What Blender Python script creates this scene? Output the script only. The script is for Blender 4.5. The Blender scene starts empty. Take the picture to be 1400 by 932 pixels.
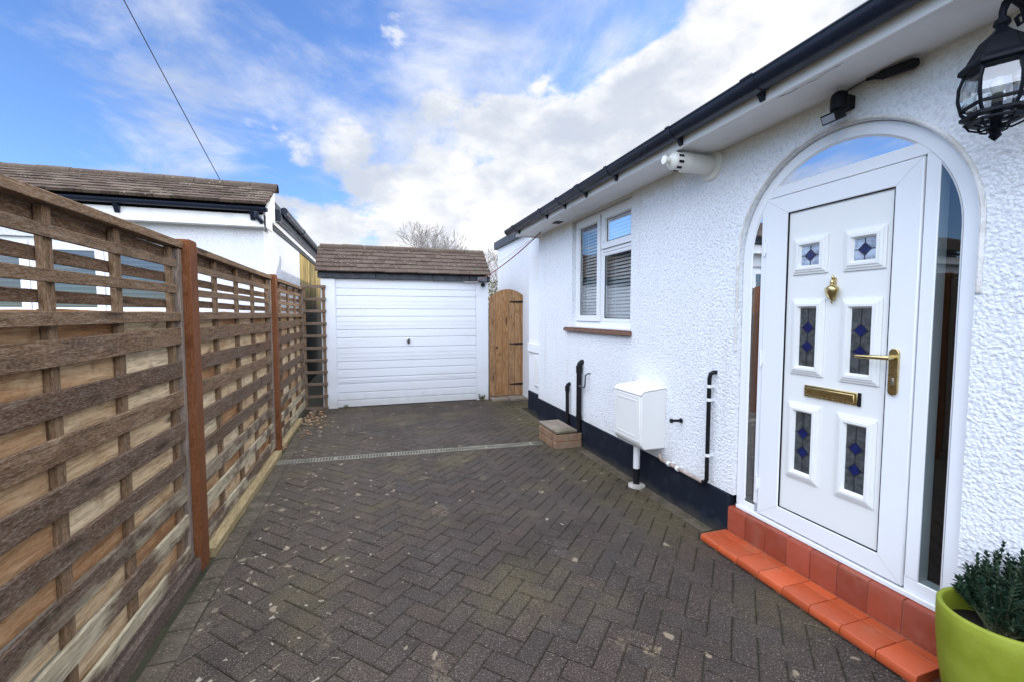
import bpy, bmesh, math, random
from mathutils import Vector, Matrix
R = math.radians
rnd = random.Random(7)
scene = bpy.context.scene
col = scene.collection

# ------------------------------------------------------------------ mesh helper
class MB:
    def __init__(self):
        self.v = []; self.f = []
    def quad(self, *pts):
        n = len(self.v); self.v += [tuple(p) for p in pts]; self.f.append(tuple(range(n, n + len(pts))))
    def box(self, x0, x1, y0, y1, z0, z1):
        n = len(self.v)
        self.v += [(x0,y0,z0),(x1,y0,z0),(x1,y1,z0),(x0,y1,z0),(x0,y0,z1),(x1,y0,z1),(x1,y1,z1),(x0,y1,z1)]
        self.f += [tuple(n+i for i in q) for q in ((3,2,1,0),(4,5,6,7),(0,1,5,4),(1,2,6,5),(2,3,7,6),(3,0,4,7))]
    def mbox(self, M, x0, x1, y0, y1, z0, z1):
        n = len(self.v); self.box(x0,x1,y0,y1,z0,z1)
        for i in range(n, len(self.v)):
            self.v[i] = tuple(M @ Vector(self.v[i]))
    def tube(self, pts, r, seg=12, caps=True):
        pts = [Vector(p) for p in pts]; rs = r if isinstance(r, (list, tuple)) else [r]*len(pts)
        n0 = len(self.v); prev = None
        for i, p in enumerate(pts):
            if i == 0: t = pts[1]-p
            elif i == len(pts)-1: t = p-pts[i-1]
            else: t = (pts[i+1]-p).normalized() + (p-pts[i-1]).normalized()
            t.normalize()
            if prev is None:
                a = Vector((0,0,1)) if abs(t.z) < .9 else Vector((1,0,0))
                u = t.cross(a).normalized()
            else:
                u = (prev - t*prev.dot(t)).normalized()
            prev = u; w = t.cross(u)
            k = 1.0
            if 0 < i < len(pts)-1:
                c = (p-pts[i-1]).normalized().dot((pts[i+1]-p).normalized())
                k = 1/max(.5, math.sqrt((1+c)/2))
            for s in range(seg):
                a = 2*math.pi*s/seg
                self.v.append(tuple(p + (u*math.cos(a)+w*math.sin(a))*rs[i]))
        for i in range(len(pts)-1):
            for s in range(seg):
                a = n0+i*seg+s; b = n0+i*seg+(s+1)%seg
                self.f.append((a, b, b+seg, a+seg))
        if caps:
            self.f.append(tuple(n0+s for s in range(seg))[::-1])
            e = n0+(len(pts)-1)*seg
            self.f.append(tuple(e+s for s in range(seg)))
    def lathe(self, prof, M=Matrix.Identity(4), seg=32, a0=0, a1=2*math.pi):
        n0 = len(self.v); full = abs(a1-a0-2*math.pi) < 1e-6; m = seg if full else seg+1
        for (r, z) in prof:
            for s in range(m):
                a = a0+(a1-a0)*s/seg
                self.v.append(tuple(M @ Vector((r*math.cos(a), r*math.sin(a), z))))
        for i in range(len(prof)-1):
            for s in range(seg):
                a = n0+i*m+s; b = n0+i*m+(s+1) % m
                self.f.append((a, b, b+m, a+m))
    def prism(self, poly, fn, d0, d1):
        """poly: 2D points, fn(u,v,d)->3D"""
        n = len(poly); k = len(self.v)
        self.v += [tuple(fn(u,v,d0)) for u,v in poly] + [tuple(fn(u,v,d1)) for u,v in poly]
        self.f.append(tuple(range(k, k+n))[::-1]); self.f.append(tuple(range(k+n, k+2*n)))
        for i in range(n):
            j = (i+1) % n; self.f.append((k+i, k+j, k+n+j, k+n+i))
    def ring(self, outer, inner, fn, d0, d1, closed=False):
        """solid band between two matched 2D polylines"""
        n = len(outer); k = len(self.v)
        for pl, d in ((outer,d0),(inner,d0),(inner,d1),(outer,d1)):
            self.v += [tuple(fn(u,v,d)) for u,v in pl]
        rng = n if closed else n-1
        for i in range(rng):
            j = (i+1) % n
            for a in range(4):
                b = (a+1) % 4
                self.f.append((k+a*n+i, k+a*n+j, k+b*n+j, k+b*n+i))
        if not closed:
            for i in (0, n-1):
                self.f.append((k+i, k+n+i, k+2*n+i, k+3*n+i))

ROOT = {}
def smooth(me, ang=38):
    me.shade_smooth(); me.set_sharp_from_angle(angle=R(ang))
def obj(name, mb, mat, parent=None, loc=None, bevel=0, sm=True, seg=2, ang=38):
    """links ONE mesh object; world-space vertices are moved into the frame of the thing"""
    if parent is not None: L = ROOT[parent.name]
    elif loc is not None: L = Vector(loc)
    else: L = Vector((0,0,0))
    me = bpy.data.meshes.new(name)
    me.from_pydata([tuple(Vector(v)-L) for v in mb.v], [], mb.f)
    bm = bmesh.new(); bm.from_mesh(me); bmesh.ops.recalc_face_normals(bm, faces=bm.faces); bm.to_mesh(me); bm.free()
    if sm: smooth(me, ang)
    me.materials.append(mat)
    o = bpy.data.objects.new(name, me); col.objects.link(o)
    if parent is not None: o.parent = parent
    else: o.location = L
    ROOT[o.name] = L
    if bevel:
        b = o.modifiers.new('bevel', 'BEVEL'); b.width = bevel; b.segments = seg; b.limit_method = 'ANGLE'; b.angle_limit = R(35)
        b.harden_normals = False
    return o
def thing(name, label, cat, loc, group=None):
    o = bpy.data.objects.new(name, None); col.objects.link(o); o.location = loc
    o.empty_display_size = .1
    ROOT[o.name] = Vector(loc); tag(o, label, cat, group); return o
def tag(o, label=None, cat=None, group=None, kind=None):
    if label: o['label'] = label
    if cat: o['category'] = cat
    if group: o['group'] = group
    if kind: o['kind'] = kind
    return o

# ------------------------------------------------------------------ materials
class NT:
    def __init__(s, name, world=False):
        if world:
            s.m = bpy.data.worlds.new(name)
        else:
            s.m = bpy.data.materials.new(name)
        s.m.use_nodes = True; s.t = s.m.node_tree; s.t.nodes.clear()
    def n(s, typ, props=None, **ins):
        nd = s.t.nodes.new(typ)
        for k, v in (props or {}).items(): setattr(nd, k, v)
        for k, v in ins.items():
            key = int(k[1:]) if k[0] == '_' and k[1:].isdigit() else k.replace('_', ' ')
            s.set(nd.inputs[key], v)
        return nd
    def set(s, inp, v):
        if isinstance(v, bpy.types.NodeSocket): s.t.links.new(v, inp)
        else:
            if inp.type == 'RGBA' and not isinstance(v, (int, float)) and len(v) == 3: v = (*v, 1)
            inp.default_value = v
    def math(s, op, a, b=0.0, c=None, clamp=False):
        nd = s.t.nodes.new('ShaderNodeMath'); nd.operation = op; nd.use_clamp = clamp
        s.set(nd.inputs[0], a); s.set(nd.inputs[1], b)
        if c is not None: s.set(nd.inputs[2], c)
        return nd.outputs[0]
    def vm(s, op, a, b=None):
        nd = s.t.nodes.new('ShaderNodeVectorMath'); nd.operation = op
        s.set(nd.inputs[0], a)
        if b is not None: s.set(nd.inputs[1] if op != 'SCALE' else nd.inputs[3], b)
        return nd.outputs['Value'] if op in ('DOT_PRODUCT', 'LENGTH') else nd.outputs[0]
    def mix(s, f, a, b, blend='MIX'):
        nd = s.t.nodes.new('ShaderNodeMix'); nd.data_type = 'RGBA'; nd.blend_type = blend
        s.set(nd.inputs[0], f); s.set(nd.inputs[6], a); s.set(nd.inputs[7], b)
        return nd.outputs[2]
    def noise(s, vec, scale, detail=4, rough=.55, dist=0.0):
        return s.n('ShaderNodeTexNoise', Vector=vec, Scale=scale, Detail=detail, Roughness=rough, Distortion=dist).outputs[0]
    def vor(s, vec, scale, feat='F1', out='Distance', **k):
        return s.n('ShaderNodeTexVoronoi', {'feature': feat}, Vector=vec, Scale=scale, **k).outputs[out]
    def ss(s, v, lo, hi, a=0.0, b=1.0):
        return s.n('ShaderNodeMapRange', {'interpolation_type': 'SMOOTHSTEP'}, Value=v, From_Min=lo, From_Max=hi, To_Min=a, To_Max=b).outputs[0]
    def ramp(s, f, stops):
        nd = s.t.nodes.new('ShaderNodeValToRGB'); cr = nd.color_ramp
        while len(cr.elements) < len(stops): cr.elements.new(.5)
        for e, (p, c) in zip(cr.elements, stops): e.position = p; e.color = (*c, 1)
        s.set(nd.inputs[0], f); return nd.outputs[0]
    def sep(s, v):
        nd = s.n('ShaderNodeSeparateXYZ', Vector=v); return nd.outputs
    def objc(s):
        tc = s.n('ShaderNodeTexCoord').outputs['Object']
        r = s.n('ShaderNodeObjectInfo').outputs['Random']
        return s.vm('ADD', tc, s.n('ShaderNodeCombineXYZ', X=s.math('MULTIPLY', r, 37.0), Y=s.math('MULTIPLY', r, 11.0), Z=s.math('MULTIPLY', r, 23.0)).outputs[0])
    def pos(s): return s.n('ShaderNodeNewGeometry').outputs['Position']
    def isl(s): return s.n('ShaderNodeNewGeometry').outputs['Random Per Island']
    def bump(s, h, strength=.5, dist=.01, normal=None):
        k = dict(Height=h, Strength=strength, Distance=dist)
        if normal is not None: k['Normal'] = normal
        return s.n('ShaderNodeBump', **k).outputs[0]
    def out(s, base, rough=.6, normal=None, metal=0.0, coat=0.0, spec=.5, **k):
        b = s.n('ShaderNodeBsdfPrincipled', Base_Color=base, Roughness=rough, Metallic=metal)
        b.inputs['Specular IOR Level'].default_value = spec
        if coat: b.inputs['Coat Weight'].default_value = coat; b.inputs['Coat Roughness'].default_value = .1
        if normal is not None: s.set(b.inputs['Normal'], normal)
        for kk, v in k.items(): s.set(b.inputs[kk.replace('_', ' ')], v)
        s.n('ShaderNodeOutputMaterial', Surface=b.outputs[0])
        return s.m

def plain(name, c, rough=.5, metal=0.0, var=.15, scale=9, bump=.0, bscale=60, coat=0.0, spec=.5):
    t = NT(name); v = t.objc()
    n = t.noise(v, scale, 5)
    f = t.ss(n, .3, .7)
    base = t.mix(f, [x*(1-var) for x in c], [min(1, x*(1+var)) for x in c])
    r = t.ss(t.noise(v, scale*3, 3), .2, .8, max(.02, rough*.8), min(1, rough*1.2))
    nm = t.bump(t.noise(v, bscale, 3), bump, .004) if bump else None
    return t.out(base, r, nm, metal, coat, spec)

def render_mat(name, c=(.82,.84,.865), stain=True, green=False):
    t = NT(name); p = t.pos()
    warp = t.vm('ADD', p, t.vm('SCALE', t.n('ShaderNodeTexNoise', Vector=p, Scale=35.0, Detail=2.0).outputs['Color'], .02))
    v1 = t.vor(warp, 72, 'SMOOTH_F1', Smoothness=.6)
    v2 = t.noise(p, 55, 4, .6)
    v3 = t.noise(p, 150, 2)
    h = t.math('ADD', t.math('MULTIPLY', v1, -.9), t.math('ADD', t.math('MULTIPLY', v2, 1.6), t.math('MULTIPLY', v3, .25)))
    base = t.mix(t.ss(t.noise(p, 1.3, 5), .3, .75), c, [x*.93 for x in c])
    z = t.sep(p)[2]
    base = t.mix(t.math('MULTIPLY', t.ss(h, .10, .62, 1, 0), .42), base, [x*.60 for x in c])  # hollows of the roughcast darkened in the colour, in place of shading
    if stain:
        g = t.math('MULTIPLY', t.ss(t.math('ADD', z, t.math('MULTIPLY', t.noise(p, 6, 4), .18)), 2.40, 2.56), .55)
        base = t.mix(g, base, (.50,.42,.29))
        g2 = t.math('MULTIPLY', t.ss(t.math('ADD', z, t.math('MULTIPLY', t.noise(p, 7, 5), .26)), .36, .58, 1, 0), .38)
        base = t.mix(g2, base, (.55,.52,.46))
    dr = t.noise(t.vm('MULTIPLY', p, (7, 7, .45)), 1.0, 5, .6)
    base = t.mix(t.math('MULTIPLY', t.ss(dr, .56, .74), .30 if stain else .2), base, (.52,.50,.44))
    base = t.mix(t.ss(t.noise(p, 2.4, 6, .65), .58, .76, 0, .22), base, (.58,.57,.53))
    if green:
        s = t.noise(t.vm('MULTIPLY', p, (1,1,.25)), 3.5, 5)
        base = t.mix(t.ss(s, .35, .62), (.46,.33,.12), (.15,.12,.045))
        base = t.mix(t.ss(z, 1.35, 2.25, 1, 0), base, (.008,.008,.006))  # lower wall blackened in the colour to give the dark gap behind the trellis
        base = t.mix(t.ss(t.noise(p, 20, 4), .6, .8), base, (.5,.45,.3))
    return t.out(base, .85, t.bump(h, .54, .012), spec=.3)

def wood_mat(name, stops, axis='y', rough=.8, gscale=1.0, bump=.5, con=1.0, pale=None):
    """weathered wood; every board is its own mesh island and takes its own tone"""
    t = NT(name); i = t.isl(); v = t.objc()
    off = t.n('ShaderNodeCombineXYZ', X=t.math('MULTIPLY', i, 91.), Y=t.math('MULTIPLY', i, 53.), Z=t.math('MULTIPLY', i, 71.)).outputs[0]
    v = t.vm('ADD', v, off)
    sc = {'y': (70, 6.5, 70), 'x': (6.5, 70, 70), 'z': (70, 70, 6.5)}[axis]
    g = t.vm('MULTIPLY', v, [s*gscale for s in sc])
    n = t.noise(g, 1.0, 8, .68, .8)
    fine = t.noise(t.vm('MULTIPLY', g, (4.5, 9, 4.5) if axis == 'y' else (9, 4.5, 4.5) if axis == 'x' else (4.5, 4.5, 9)), 1.0, 3, .6)
    blot = t.noise(t.vm('MULTIPLY', g, {'y': (.1, .4, .1), 'x': (.4, .1, .1), 'z': (.1, .1, .4)}[axis]), 1.0, 5, .6)
    f = t.math('ADD', t.math('MULTIPLY', i, .78), t.math('MULTIPLY', t.ss(blot, .3, .7), .30))
    f = t.math('SUBTRACT', f, .04)
    base = t.ramp(f, stops)
    base = t.mix(t.ss(n, .34, .60, .70*con, 0), base, [x*.36 for x in stops[0][1]])
    base = t.mix(t.ss(n, .55, .75, 0, .45*con), base, t.mix(.6, base, (.52,.45,.36)))
    base = t.mix(t.ss(fine, .42, .72, 0, .5*con), base, t.mix(.5, base, (.5,.43,.35)))
    base = t.mix(t.ss(fine, .44, .30, 0, .5*con), base, [x*.4 for x in stops[0][1]])
    base = t.mix(t.math('MULTIPLY', t.ss(t.noise(v, 7, 5, .6), .56, .72), .55), base, [x*.55 for x in stops[0][1]])
    kn = t.vor(t.vm('MULTIPLY', v, {'y': (0, 1.5, 8), 'x': (1.5, 0, 8), 'z': (8, 0, 1.5)}[axis]), 1.0)
    base = t.mix(t.ss(t.math('ADD', kn, t.math('MULTIPLY', n, .10)), .10, .24, .8, 0), base, (.03,.02,.013))
    if pale is not None:
        pz = t.sep(t.pos())[2]
        pf = t.math('MULTIPLY', t.ss(t.math('ADD', pz, t.math('MULTIPLY', blot, .5)), .55, .95, 1, 0), t.ss(blot, .40, .56))
        base = t.mix(t.math('MULTIPLY', pf, .8), base, t.mix(t.ss(n, .35, .6), [x*.55 for x in pale], pale))
    h = t.math('ADD', n, t.math('MULTIPLY', fine, .4))
    return t.out(base, rough, t.bump(h, bump, .004), spec=.08)

def glass_mat(name, tint=(.75,.8,.8), refl=.4):
    t = NT(name)
    tr = t.n('ShaderNodeBsdfTransparent', Color=tint).outputs[0]
    nm = t.bump(t.noise(t.objc(), 2.2, 2), .03, .02)
    gl = t.n('ShaderNodeBsdfGlossy', Color=(.95,.97,1), Roughness=.01, Normal=nm).outputs[0]
    f = t.math('ADD', t.math('MULTIPLY', t.n('ShaderNodeFresnel', IOR=1.5).outputs[0], .6), refl)
    mx = t.n('ShaderNodeMixShader', _0=f, _1=tr, _2=gl)
    t.n('ShaderNodeOutputMaterial', Surface=mx.outputs[0]); return t.m

def block_mat():
    t = NT('block_paving'); i = t.isl(); p = t.pos(); x, y, z = t.sep(p)
    base = t.ramp(i, [(0,(.050,.041,.038)),(.35,(.066,.051,.047)),(.6,(.057,.049,.048)),(.85,(.076,.056,.049)),(1,(.053,.048,.050))])
    cl = t.noise(p, 1.1, 4)
    base = t.mix(t.ss(cl, .35, .7), base, t.mix(.5, base, (.080,.070,.064)))
    wr = t.noise(p, 7, 6, .65)
    base = t.mix(t.ss(wr, .5, .75, 0, .45), base, (.115,.095,.082))
    base = t.mix(t.ss(wr, .46, .28, 0, .5), base, (.030,.026,.025))
    # pale worn margin along the fence, green moss towards the walls
    nz = t.math('MULTIPLY', t.math('SUBTRACT', t.noise(p, 2.2, 5), .5), .9)
    lf = t.ss(t.math('ADD', x, nz), -.75, .50, 1, 0)
    base = t.mix(t.math('MULTIPLY', lf, .36), base, (.135,.112,.085))
    rt = t.math('MULTIPLY', t.ss(t.math('ADD', x, t.math('MULTIPLY', nz, .7)), 1.45, 2.0), t.ss(y, 1.9, 2.5))
    base = t.mix(t.math('MULTIPLY', rt, .65), base, (.105,.092,.045))
    ms = t.ss(t.noise(t.vm('ADD', p, (4.1,2.2,0)), 1.5, 6, .62), .50, .68)
    base = t.mix(t.math('MULTIPLY', ms, .65), base, (.112,.098,.052))
    base = t.mix(t.ss(t.noise(t.vm('ADD', p, (1.1,7.2,0)), .9, 6, .65), .50, .66, 0, .6), base, (.028,.025,.024))
    # exposed aggregate speckle
    a = t.noise(p, 185, 2, .7); b = t.noise(p, 120, 3, .7)
    base = t.mix(t.ss(a, .57, .68, 0, .8), base, (.36,.32,.30))
    base = t.mix(t.ss(b, .58, .40, 0, .6), base, (.018,.016,.016))
    base = t.mix(t.ss(t.noise(p, 75, 3, .7), .60, .72, 0, .4), base, (.19,.16,.145))
    # irregular pale lichen patches, far thicker towards the fence
    dn = t.math('ADD', t.math('MULTIPLY', t.noise(p, 1.3, 4), .6), t.math('MULTIPLY', lf, .40))
    wv = t.vm('SCALE', t.vm('SUBTRACT', t.n('ShaderNodeTexNoise', Vector=p, Scale=24.0, Detail=4.0).outputs['Color'], (.5,.5,.5)), .075)
    brk = t.ss(t.noise(p, 55, 5, .7), .42, .60)
    def fleck(scale, r, lo, colr, b, sx=1.0, sy=1.25, amt=.65):
        vp = t.vm('MULTIPLY', t.vm('ADD', p, wv), (sx, sy, 0))
        vo = t.n('ShaderNodeTexVoronoi', Vector=vp, Scale=scale)
        cc = t.sep(vo.outputs['Color'])
        rr_ = t.math('MULTIPLY', t.math('ADD', t.math('POWER', cc[1], 2.0), .25), r)
        k = t.math('MULTIPLY', t.math('GREATER_THAN', t.math('ADD', cc[0], t.math('MULTIPLY', dn, .5)), lo), t.ss(t.math('DIVIDE', vo.outputs['Distance'], rr_), .7, 1.05, 1, 0))
        if scale < 15: k = t.math('MULTIPLY', k, brk)
        return t.mix(t.math('MULTIPLY', k, amt), b, colr)
    base = fleck(6, .55, 1.09, (.17,.14,.105), base, 1.5, .8, .7)
    base = fleck(9, .42, 1.12, (.26,.21,.15), base, .8, 1.6, .8)
    base = fleck(19, .40, 1.12, (.34,.29,.22), base, 1.2, .8)
    base = fleck(30, .36, 1.16, (.50,.46,.40), base)
    base = t.mix(1.0, base, (.88,.82,.72), 'MULTIPLY')
    h = t.math('ADD', t.math('MULTIPLY', a, .7), t.math('MULTIPLY', b, 1.0))
    r = t.ss(t.noise(p, 3, 3), .3, .7, .62, .85)
    return t.out(base, r, t.bump(h, .8, .0035), spec=.12)

def tile_mat(name, stops, axis='x'):
    t = NT(name); i = t.isl(); v = t.objc(); p = t.pos()
    base = t.ramp(i, stops)
    n = t.noise(p, 28, 5, .65)
    base = t.mix(t.ss(n, .35, .7, 0, .6), base, [c*1.9 for c in stops[1][1]])
    li = t.vor(p, 21)
    base = t.mix(t.math('MULTIPLY', t.ss(li, .08, .2, 1, 0), t.ss(t.noise(p, 3, 3), .45, .6)), base, (.36,.34,.27))
    base = t.mix(t.ss(t.noise(p, 9, 4), .6, .75, 0, .5), base, (.05,.06,.025))
    return t.out(base, .9, t.bump(n, .6, .006), spec=.2)

def terracotta(name, c, rough=.3):
    t = NT(name); i = t.isl(); p = t.pos()
    base = t.mix(i, [x*.74 for x in c], [min(1, x*1.12) for x in c])
    base = t.mix(t.ss(t.noise(p, 3.5, 6, .65), .5, .72, 0, .4), base, (.30,.15,.09))
    base = t.mix(t.ss(t.noise(p, 9, 5), .45, .75, 0, .35), base, [x*.6 for x in c])
    base = t.mix(t.ss(t.noise(p, 90, 3), .58, .75, 0, .3), base, [x*.5 for x in c])
    r = t.ss(t.noise(p, 14, 4), .3, .7, rough*.8, rough*2.0)
    return t.out(base, r, t.bump(t.noise(p, 30, 4), .12, .004), coat=.12, spec=.35)

def brick_mat(name):
    t = NT(name); p = t.pos(); i = t.isl()
    base = t.ramp(i, [(0,(.20,.095,.055)),(.5,(.25,.14,.085)),(1,(.21,.14,.095))])
    base = t.mix(t.ss(t.noise(p, 14, 5), .40, .65, 0, .8), base, (.25,.19,.125))
    base = t.mix(t.ss(t.noise(p, 40, 4), .55, .75, 0, .6), base, (.10,.06,.04))
    return t.out(base, .9, t.bump(t.noise(p, 80, 4), .6, .005), spec=.2)

def concrete(name, c):
    t = NT(name); p = t.pos()
    base = t.mix(t.ss(t.noise(p, 6, 6), .3, .7), [x*.7 for x in c], [x*1.15 for x in c])
    base = t.mix(t.ss(t.noise(p, 170, 2), .6, .72, 0, .6), base, [min(1, x*1.8) for x in c])
    base = t.mix(t.ss(t.noise(p, 3.2, 5), .55, .7, 0, .5), base, (.07,.075,.03))
    return t.out(base, .9, t.bump(t.noise(p, 120, 4), .6, .005), spec=.2)

def painted(name, c=(.80,.80,.79), rough=.4, dirt=.35, axis=None):
    """white paintwork or plastic with faint grime"""
    t = NT(name); p = t.pos()
    q = t.vm('MULTIPLY', p, axis) if axis else p
    base = t.mix(t.ss(t.noise(q, 4, 6, .6), .5, .8, 0, dirt), c, (.48,.46,.41))
    base = t.mix(t.ss(t.noise(q, 30, 4, .6), .62, .8, 0, dirt*.8), base, (.40,.37,.31))
    if dirt < .1: return t.out(c, rough, spec=.4)
    base = t.mix(t.math('MULTIPLY', t.ss(t.math('ADD', t.sep(p)[2], t.math('MULTIPLY', t.noise(p, 9, 5), .3)), .12, .42, 1, 0), .45), base, (.42,.38,.30))
    r = t.ss(t.noise(p, 8, 3), .3, .7, rough*.8, rough*1.25)
    return t.out(base, r, t.bump(t.noise(p, 45, 3), .06, .003), spec=.4)

M = {}
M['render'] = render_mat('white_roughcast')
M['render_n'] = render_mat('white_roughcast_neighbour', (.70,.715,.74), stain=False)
M['render_green'] = render_mat('stained_render', green=True, stain=False)
t = NT('navy_plinth'); p = t.pos()
_b = t.mix(t.ss(t.noise(p, 7, 6), .5, .75, 0, .5), (.010,.013,.022), (.035,.042,.058))
_b = t.mix(t.ss(t.math('ADD', t.sep(p)[2], t.math('MULTIPLY', t.noise(p, 9, 5), .12)), .05, .14, .55, 0), _b, (.07,.065,.05))
M['plinth'] = t.out(_b, .7, spec=.12, normal= t.bump(t.math('ADD', t.noise(p, 38, 4), t.math('MULTIPLY', t.noise(p, 110, 2), .3)), .5, .008))
M['upvc'] = painted('white_upvc', (.76,.775,.79), .28, .03)
M['upvc_door'] = painted('white_door_skin', (.745,.75,.725), .38, .04)
M['paint'] = painted('white_painted_timber', (.80,.80,.79), .5, .38, (1, .35, 1))
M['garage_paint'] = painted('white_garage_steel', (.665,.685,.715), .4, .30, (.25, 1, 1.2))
M['meter'] = painted('white_meter_plastic', (.72,.72,.69), .38, .22)
M['flue'] = painted('cream_flue_plastic', (.76,.75,.68), .4, .35)
M['gutter'] = plain('black_gutter_plastic', (.012,.017,.032), .32, var=.2, scale=2, bump=.0, spec=.3)
M['black'] = plain('black_paint', (.008,.008,.010), .5, var=.3, bump=.1, spec=.2)
M['iron'] = plain('black_cast_metal', (.0035,.005,.009), .5, var=.3, bump=.15, bscale=90, spec=.15)
M['felt'] = plain('bitumen_board', (.030,.034,.042), .6, var=.4, bump=.3)
M['glass'] = glass_mat('window_glass', (.88,.92,.92), .20)
M['glass_side'] = glass_mat('sidelight_glass', (.5,.55,.55), .07)
M['glass_fan'] = glass_mat('fanlight_glass', (.5,.55,.6), .62)
M['glass_n'] = glass_mat('neighbour_glass', (.42,.42,.42), .16)
M['glass_lamp'] = glass_mat('lantern_glass', (.85,.88,.9), .12)
M['obscure'] = plain('obscure_grey_glass', (.060,.066,.068), .16, var=.35, scale=40, bump=.35, bscale=55, coat=.3)
M['obscure_refl'] = plain('obscure_glass_refl_tint', (.34,.40,.50), .14, var=.35, scale=30, bump=.3, bscale=50, coat=.3)  # upper door panes: pale reflection put into the base colour
M['blue'] = plain('blue_glass', (.005,.012,.075), .15, var=.3, scale=40, coat=.4)
M['lead'] = plain('lead_came', (.02,.02,.025), .45)
M['brass'] = plain('brass', (.56,.45,.22), .28, metal=1.0, var=.08, scale=12)
M['chrome'] = plain('steel', (.55,.55,.55), .3, metal=1.0)
M['tread'] = terracotta('orange_quarry_tile', (.46,.084,.027), .32)
M['riser'] = terracotta('red_quarry_tile', (.275,.054,.027), .40)
M['sill'] = terracotta('brown_sill_tile', (.17,.085,.055), .5)
M['grout'] = plain('grout', (.42,.22,.15), .9)
M['block'] = block_mat()
M['joint'] = concrete('joint_sand', (.034,.032,.017))
t = NT('edge_block'); p = t.pos()
_b = t.mix(t.isl(), (.085,.066,.047), (.125,.10,.074))
_b = t.mix(t.ss(t.noise(p, 6, 5, .65), .38, .64, 0, .85), _b, (.055,.048,.030))
_v = t.n('ShaderNodeTexVoronoi', Vector=p, Scale=95.0)
_b = t.mix(t.math('MULTIPLY', t.ss(_v.outputs['Distance'], .25, .5, 1, 0), t.ss(t.sep(_v.outputs['Color'])[0], .70, .9)), _b, (.21,.17,.125))
_b = t.mix(t.ss(t.noise(p, 170, 3, .7), .54, .70, 0, .5), _b, (.20,.165,.13))
_b = t.mix(t.ss(t.noise(p, 4, 5, .7), .58, .70, 0, .7), _b, (.055,.062,.018))
M['edge'] = t.out(_b, .9, t.bump(t.math('ADD', t.noise(p, 110, 4, .7), t.math('MULTIPLY', _v.outputs['Distance'], -.5)), .9, .006), spec=.1)
M['slab'] = concrete('stone_slab', (.22,.18,.14))
M['brick'] = brick_mat('red_brick')
M['soil'] = concrete('garden_soil', (.06,.05,.035))
M['front_slat'] = wood_mat('weathered_slat', [(0,(.112,.056,.028)),(.3,(.100,.062,.040)),(.55,(.128,.082,.053)),(.8,(.165,.092,.046)),(1,(.21,.135,.076))], pale=(.52,.45,.30), bump=.7)
M['back_slat'] = wood_mat('pale_slat', [(0,(.30,.125,.045)),(.25,(.50,.28,.13)),(.45,(.68,.48,.27)),(.75,(.78,.60,.37)),(1,(.84,.69,.47))], bump=.4, con=.75)
M['lat_front'] = wood_mat('lattice_slat', [(0,(.14,.078,.040)),(.5,(.175,.105,.056)),(1,(.21,.14,.09))])
M['lat_back'] = wood_mat('lattice_back_slat', [(0,(.11,.058,.030)),(.5,(.145,.080,.042)),(1,(.17,.098,.054))])
M['batten'] = wood_mat('brown_batten', [(0,(.15,.085,.042)),(.5,(.20,.12,.062)),(1,(.24,.15,.085))], 'z')
M['stile'] = wood_mat('grey_stile', [(0,(.20,.155,.12)),(1,(.26,.20,.155))], 'z')
M['post'] = wood_mat('stained_post', [(0,(.125,.042,.014)),(.5,(.155,.053,.018)),(1,(.19,.066,.024))], 'z', rough=.65, bump=.25, con=.4)
M['base_dark'] = wood_mat('dark_base_board', [(0,(.070,.048,.036)),(1,(.11,.075,.055))])
M['base_pale'] = wood_mat('yellow_base_board', [(0,(.30,.215,.095)),(1,(.37,.28,.14))])
M['trellis'] = wood_mat('trellis_wood', [(0,(.13,.085,.055)),(1,(.20,.14,.10))], 'x')
M['gate'] = wood_mat('gate_board', [(0,(.25,.11,.035)),(.3,(.34,.165,.06)),(.6,(.40,.225,.10)),(.8,(.29,.16,.08)),(1,(.43,.175,.045))], 'z', rough=.7, bump=.3)
M['tile_n'] = tile_mat('brown_plain_tile', [(0,(.030,.021,.015)),(.4,(.050,.034,.024)),(.75,(.082,.059,.043)),(1,(.11,.084,.062))])
M['tile_g'] = tile_mat('brown_garage_tile', [(0,(.046,.031,.023)),(.4,(.060,.042,.032)),(.75,(.072,.052,.040)),(1,(.084,.064,.050))])
M['ridge'] = tile_mat('mossy_ridge_tile', [(0,(.052,.035,.026)),(.5,(.066,.048,.036)),(1,(.076,.058,.042))])
M['roof'] = tile_mat('house_roof_tile', [(0,(.05,.035,.03)),(.5,(.07,.05,.04)),(1,(.08,.06,.05))])
M['lime'] = None
t = NT('lime_glaze'); p = t.pos()
_b = t.mix(t.ss(t.noise(p, 9, 5), .3, .7), (.185,.215,.018), (.24,.275,.032))
_b = t.mix(t.ss(t.vor(p, 48), .04, .10, .8, 0), _b, (.12,.14,.015))
_b = t.mix(t.ss(t.noise(p, 60, 4), .55, .72, 0, .35), _b, (.22,.26,.02))
M['lime'] = t.out(_b, .5, t.bump(t.noise(p, 70, 4), .25, .003), spec=.2)
t = NT('shrub_leaf'); i = t.isl()
M['leaf'] = t.out(t.ramp(i, [(0,(.007,.020,.012)),(.5,(.015,.038,.020)),(.85,(.030,.062,.033)),(1,(.06,.09,.05))]), .5, spec=.22)
t = NT('hedge_leaf'); i = t.isl()
M['hedge'] = t.out(t.ramp(i, [(0,(.05,.065,.02)),(.5,(.09,.10,.035)),(1,(.14,.13,.06))]), .6)
M['weed'] = t.m
M['bark'] = plain('grey_bark', (.27,.24,.22), .9, var=.3)
t = NT('dead_leaf'); i = t.isl()
M['litter'] = t.out(t.ramp(i, [(0,(.24,.10,.035)),(.5,(.36,.19,.08)),(1,(.50,.34,.19))]), .8)
M['drain'] = concrete('drain_grate', (.21,.195,.15))
M['drain_dark'] = plain('drain_channel', (.015,.014,.012), .8)
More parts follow.
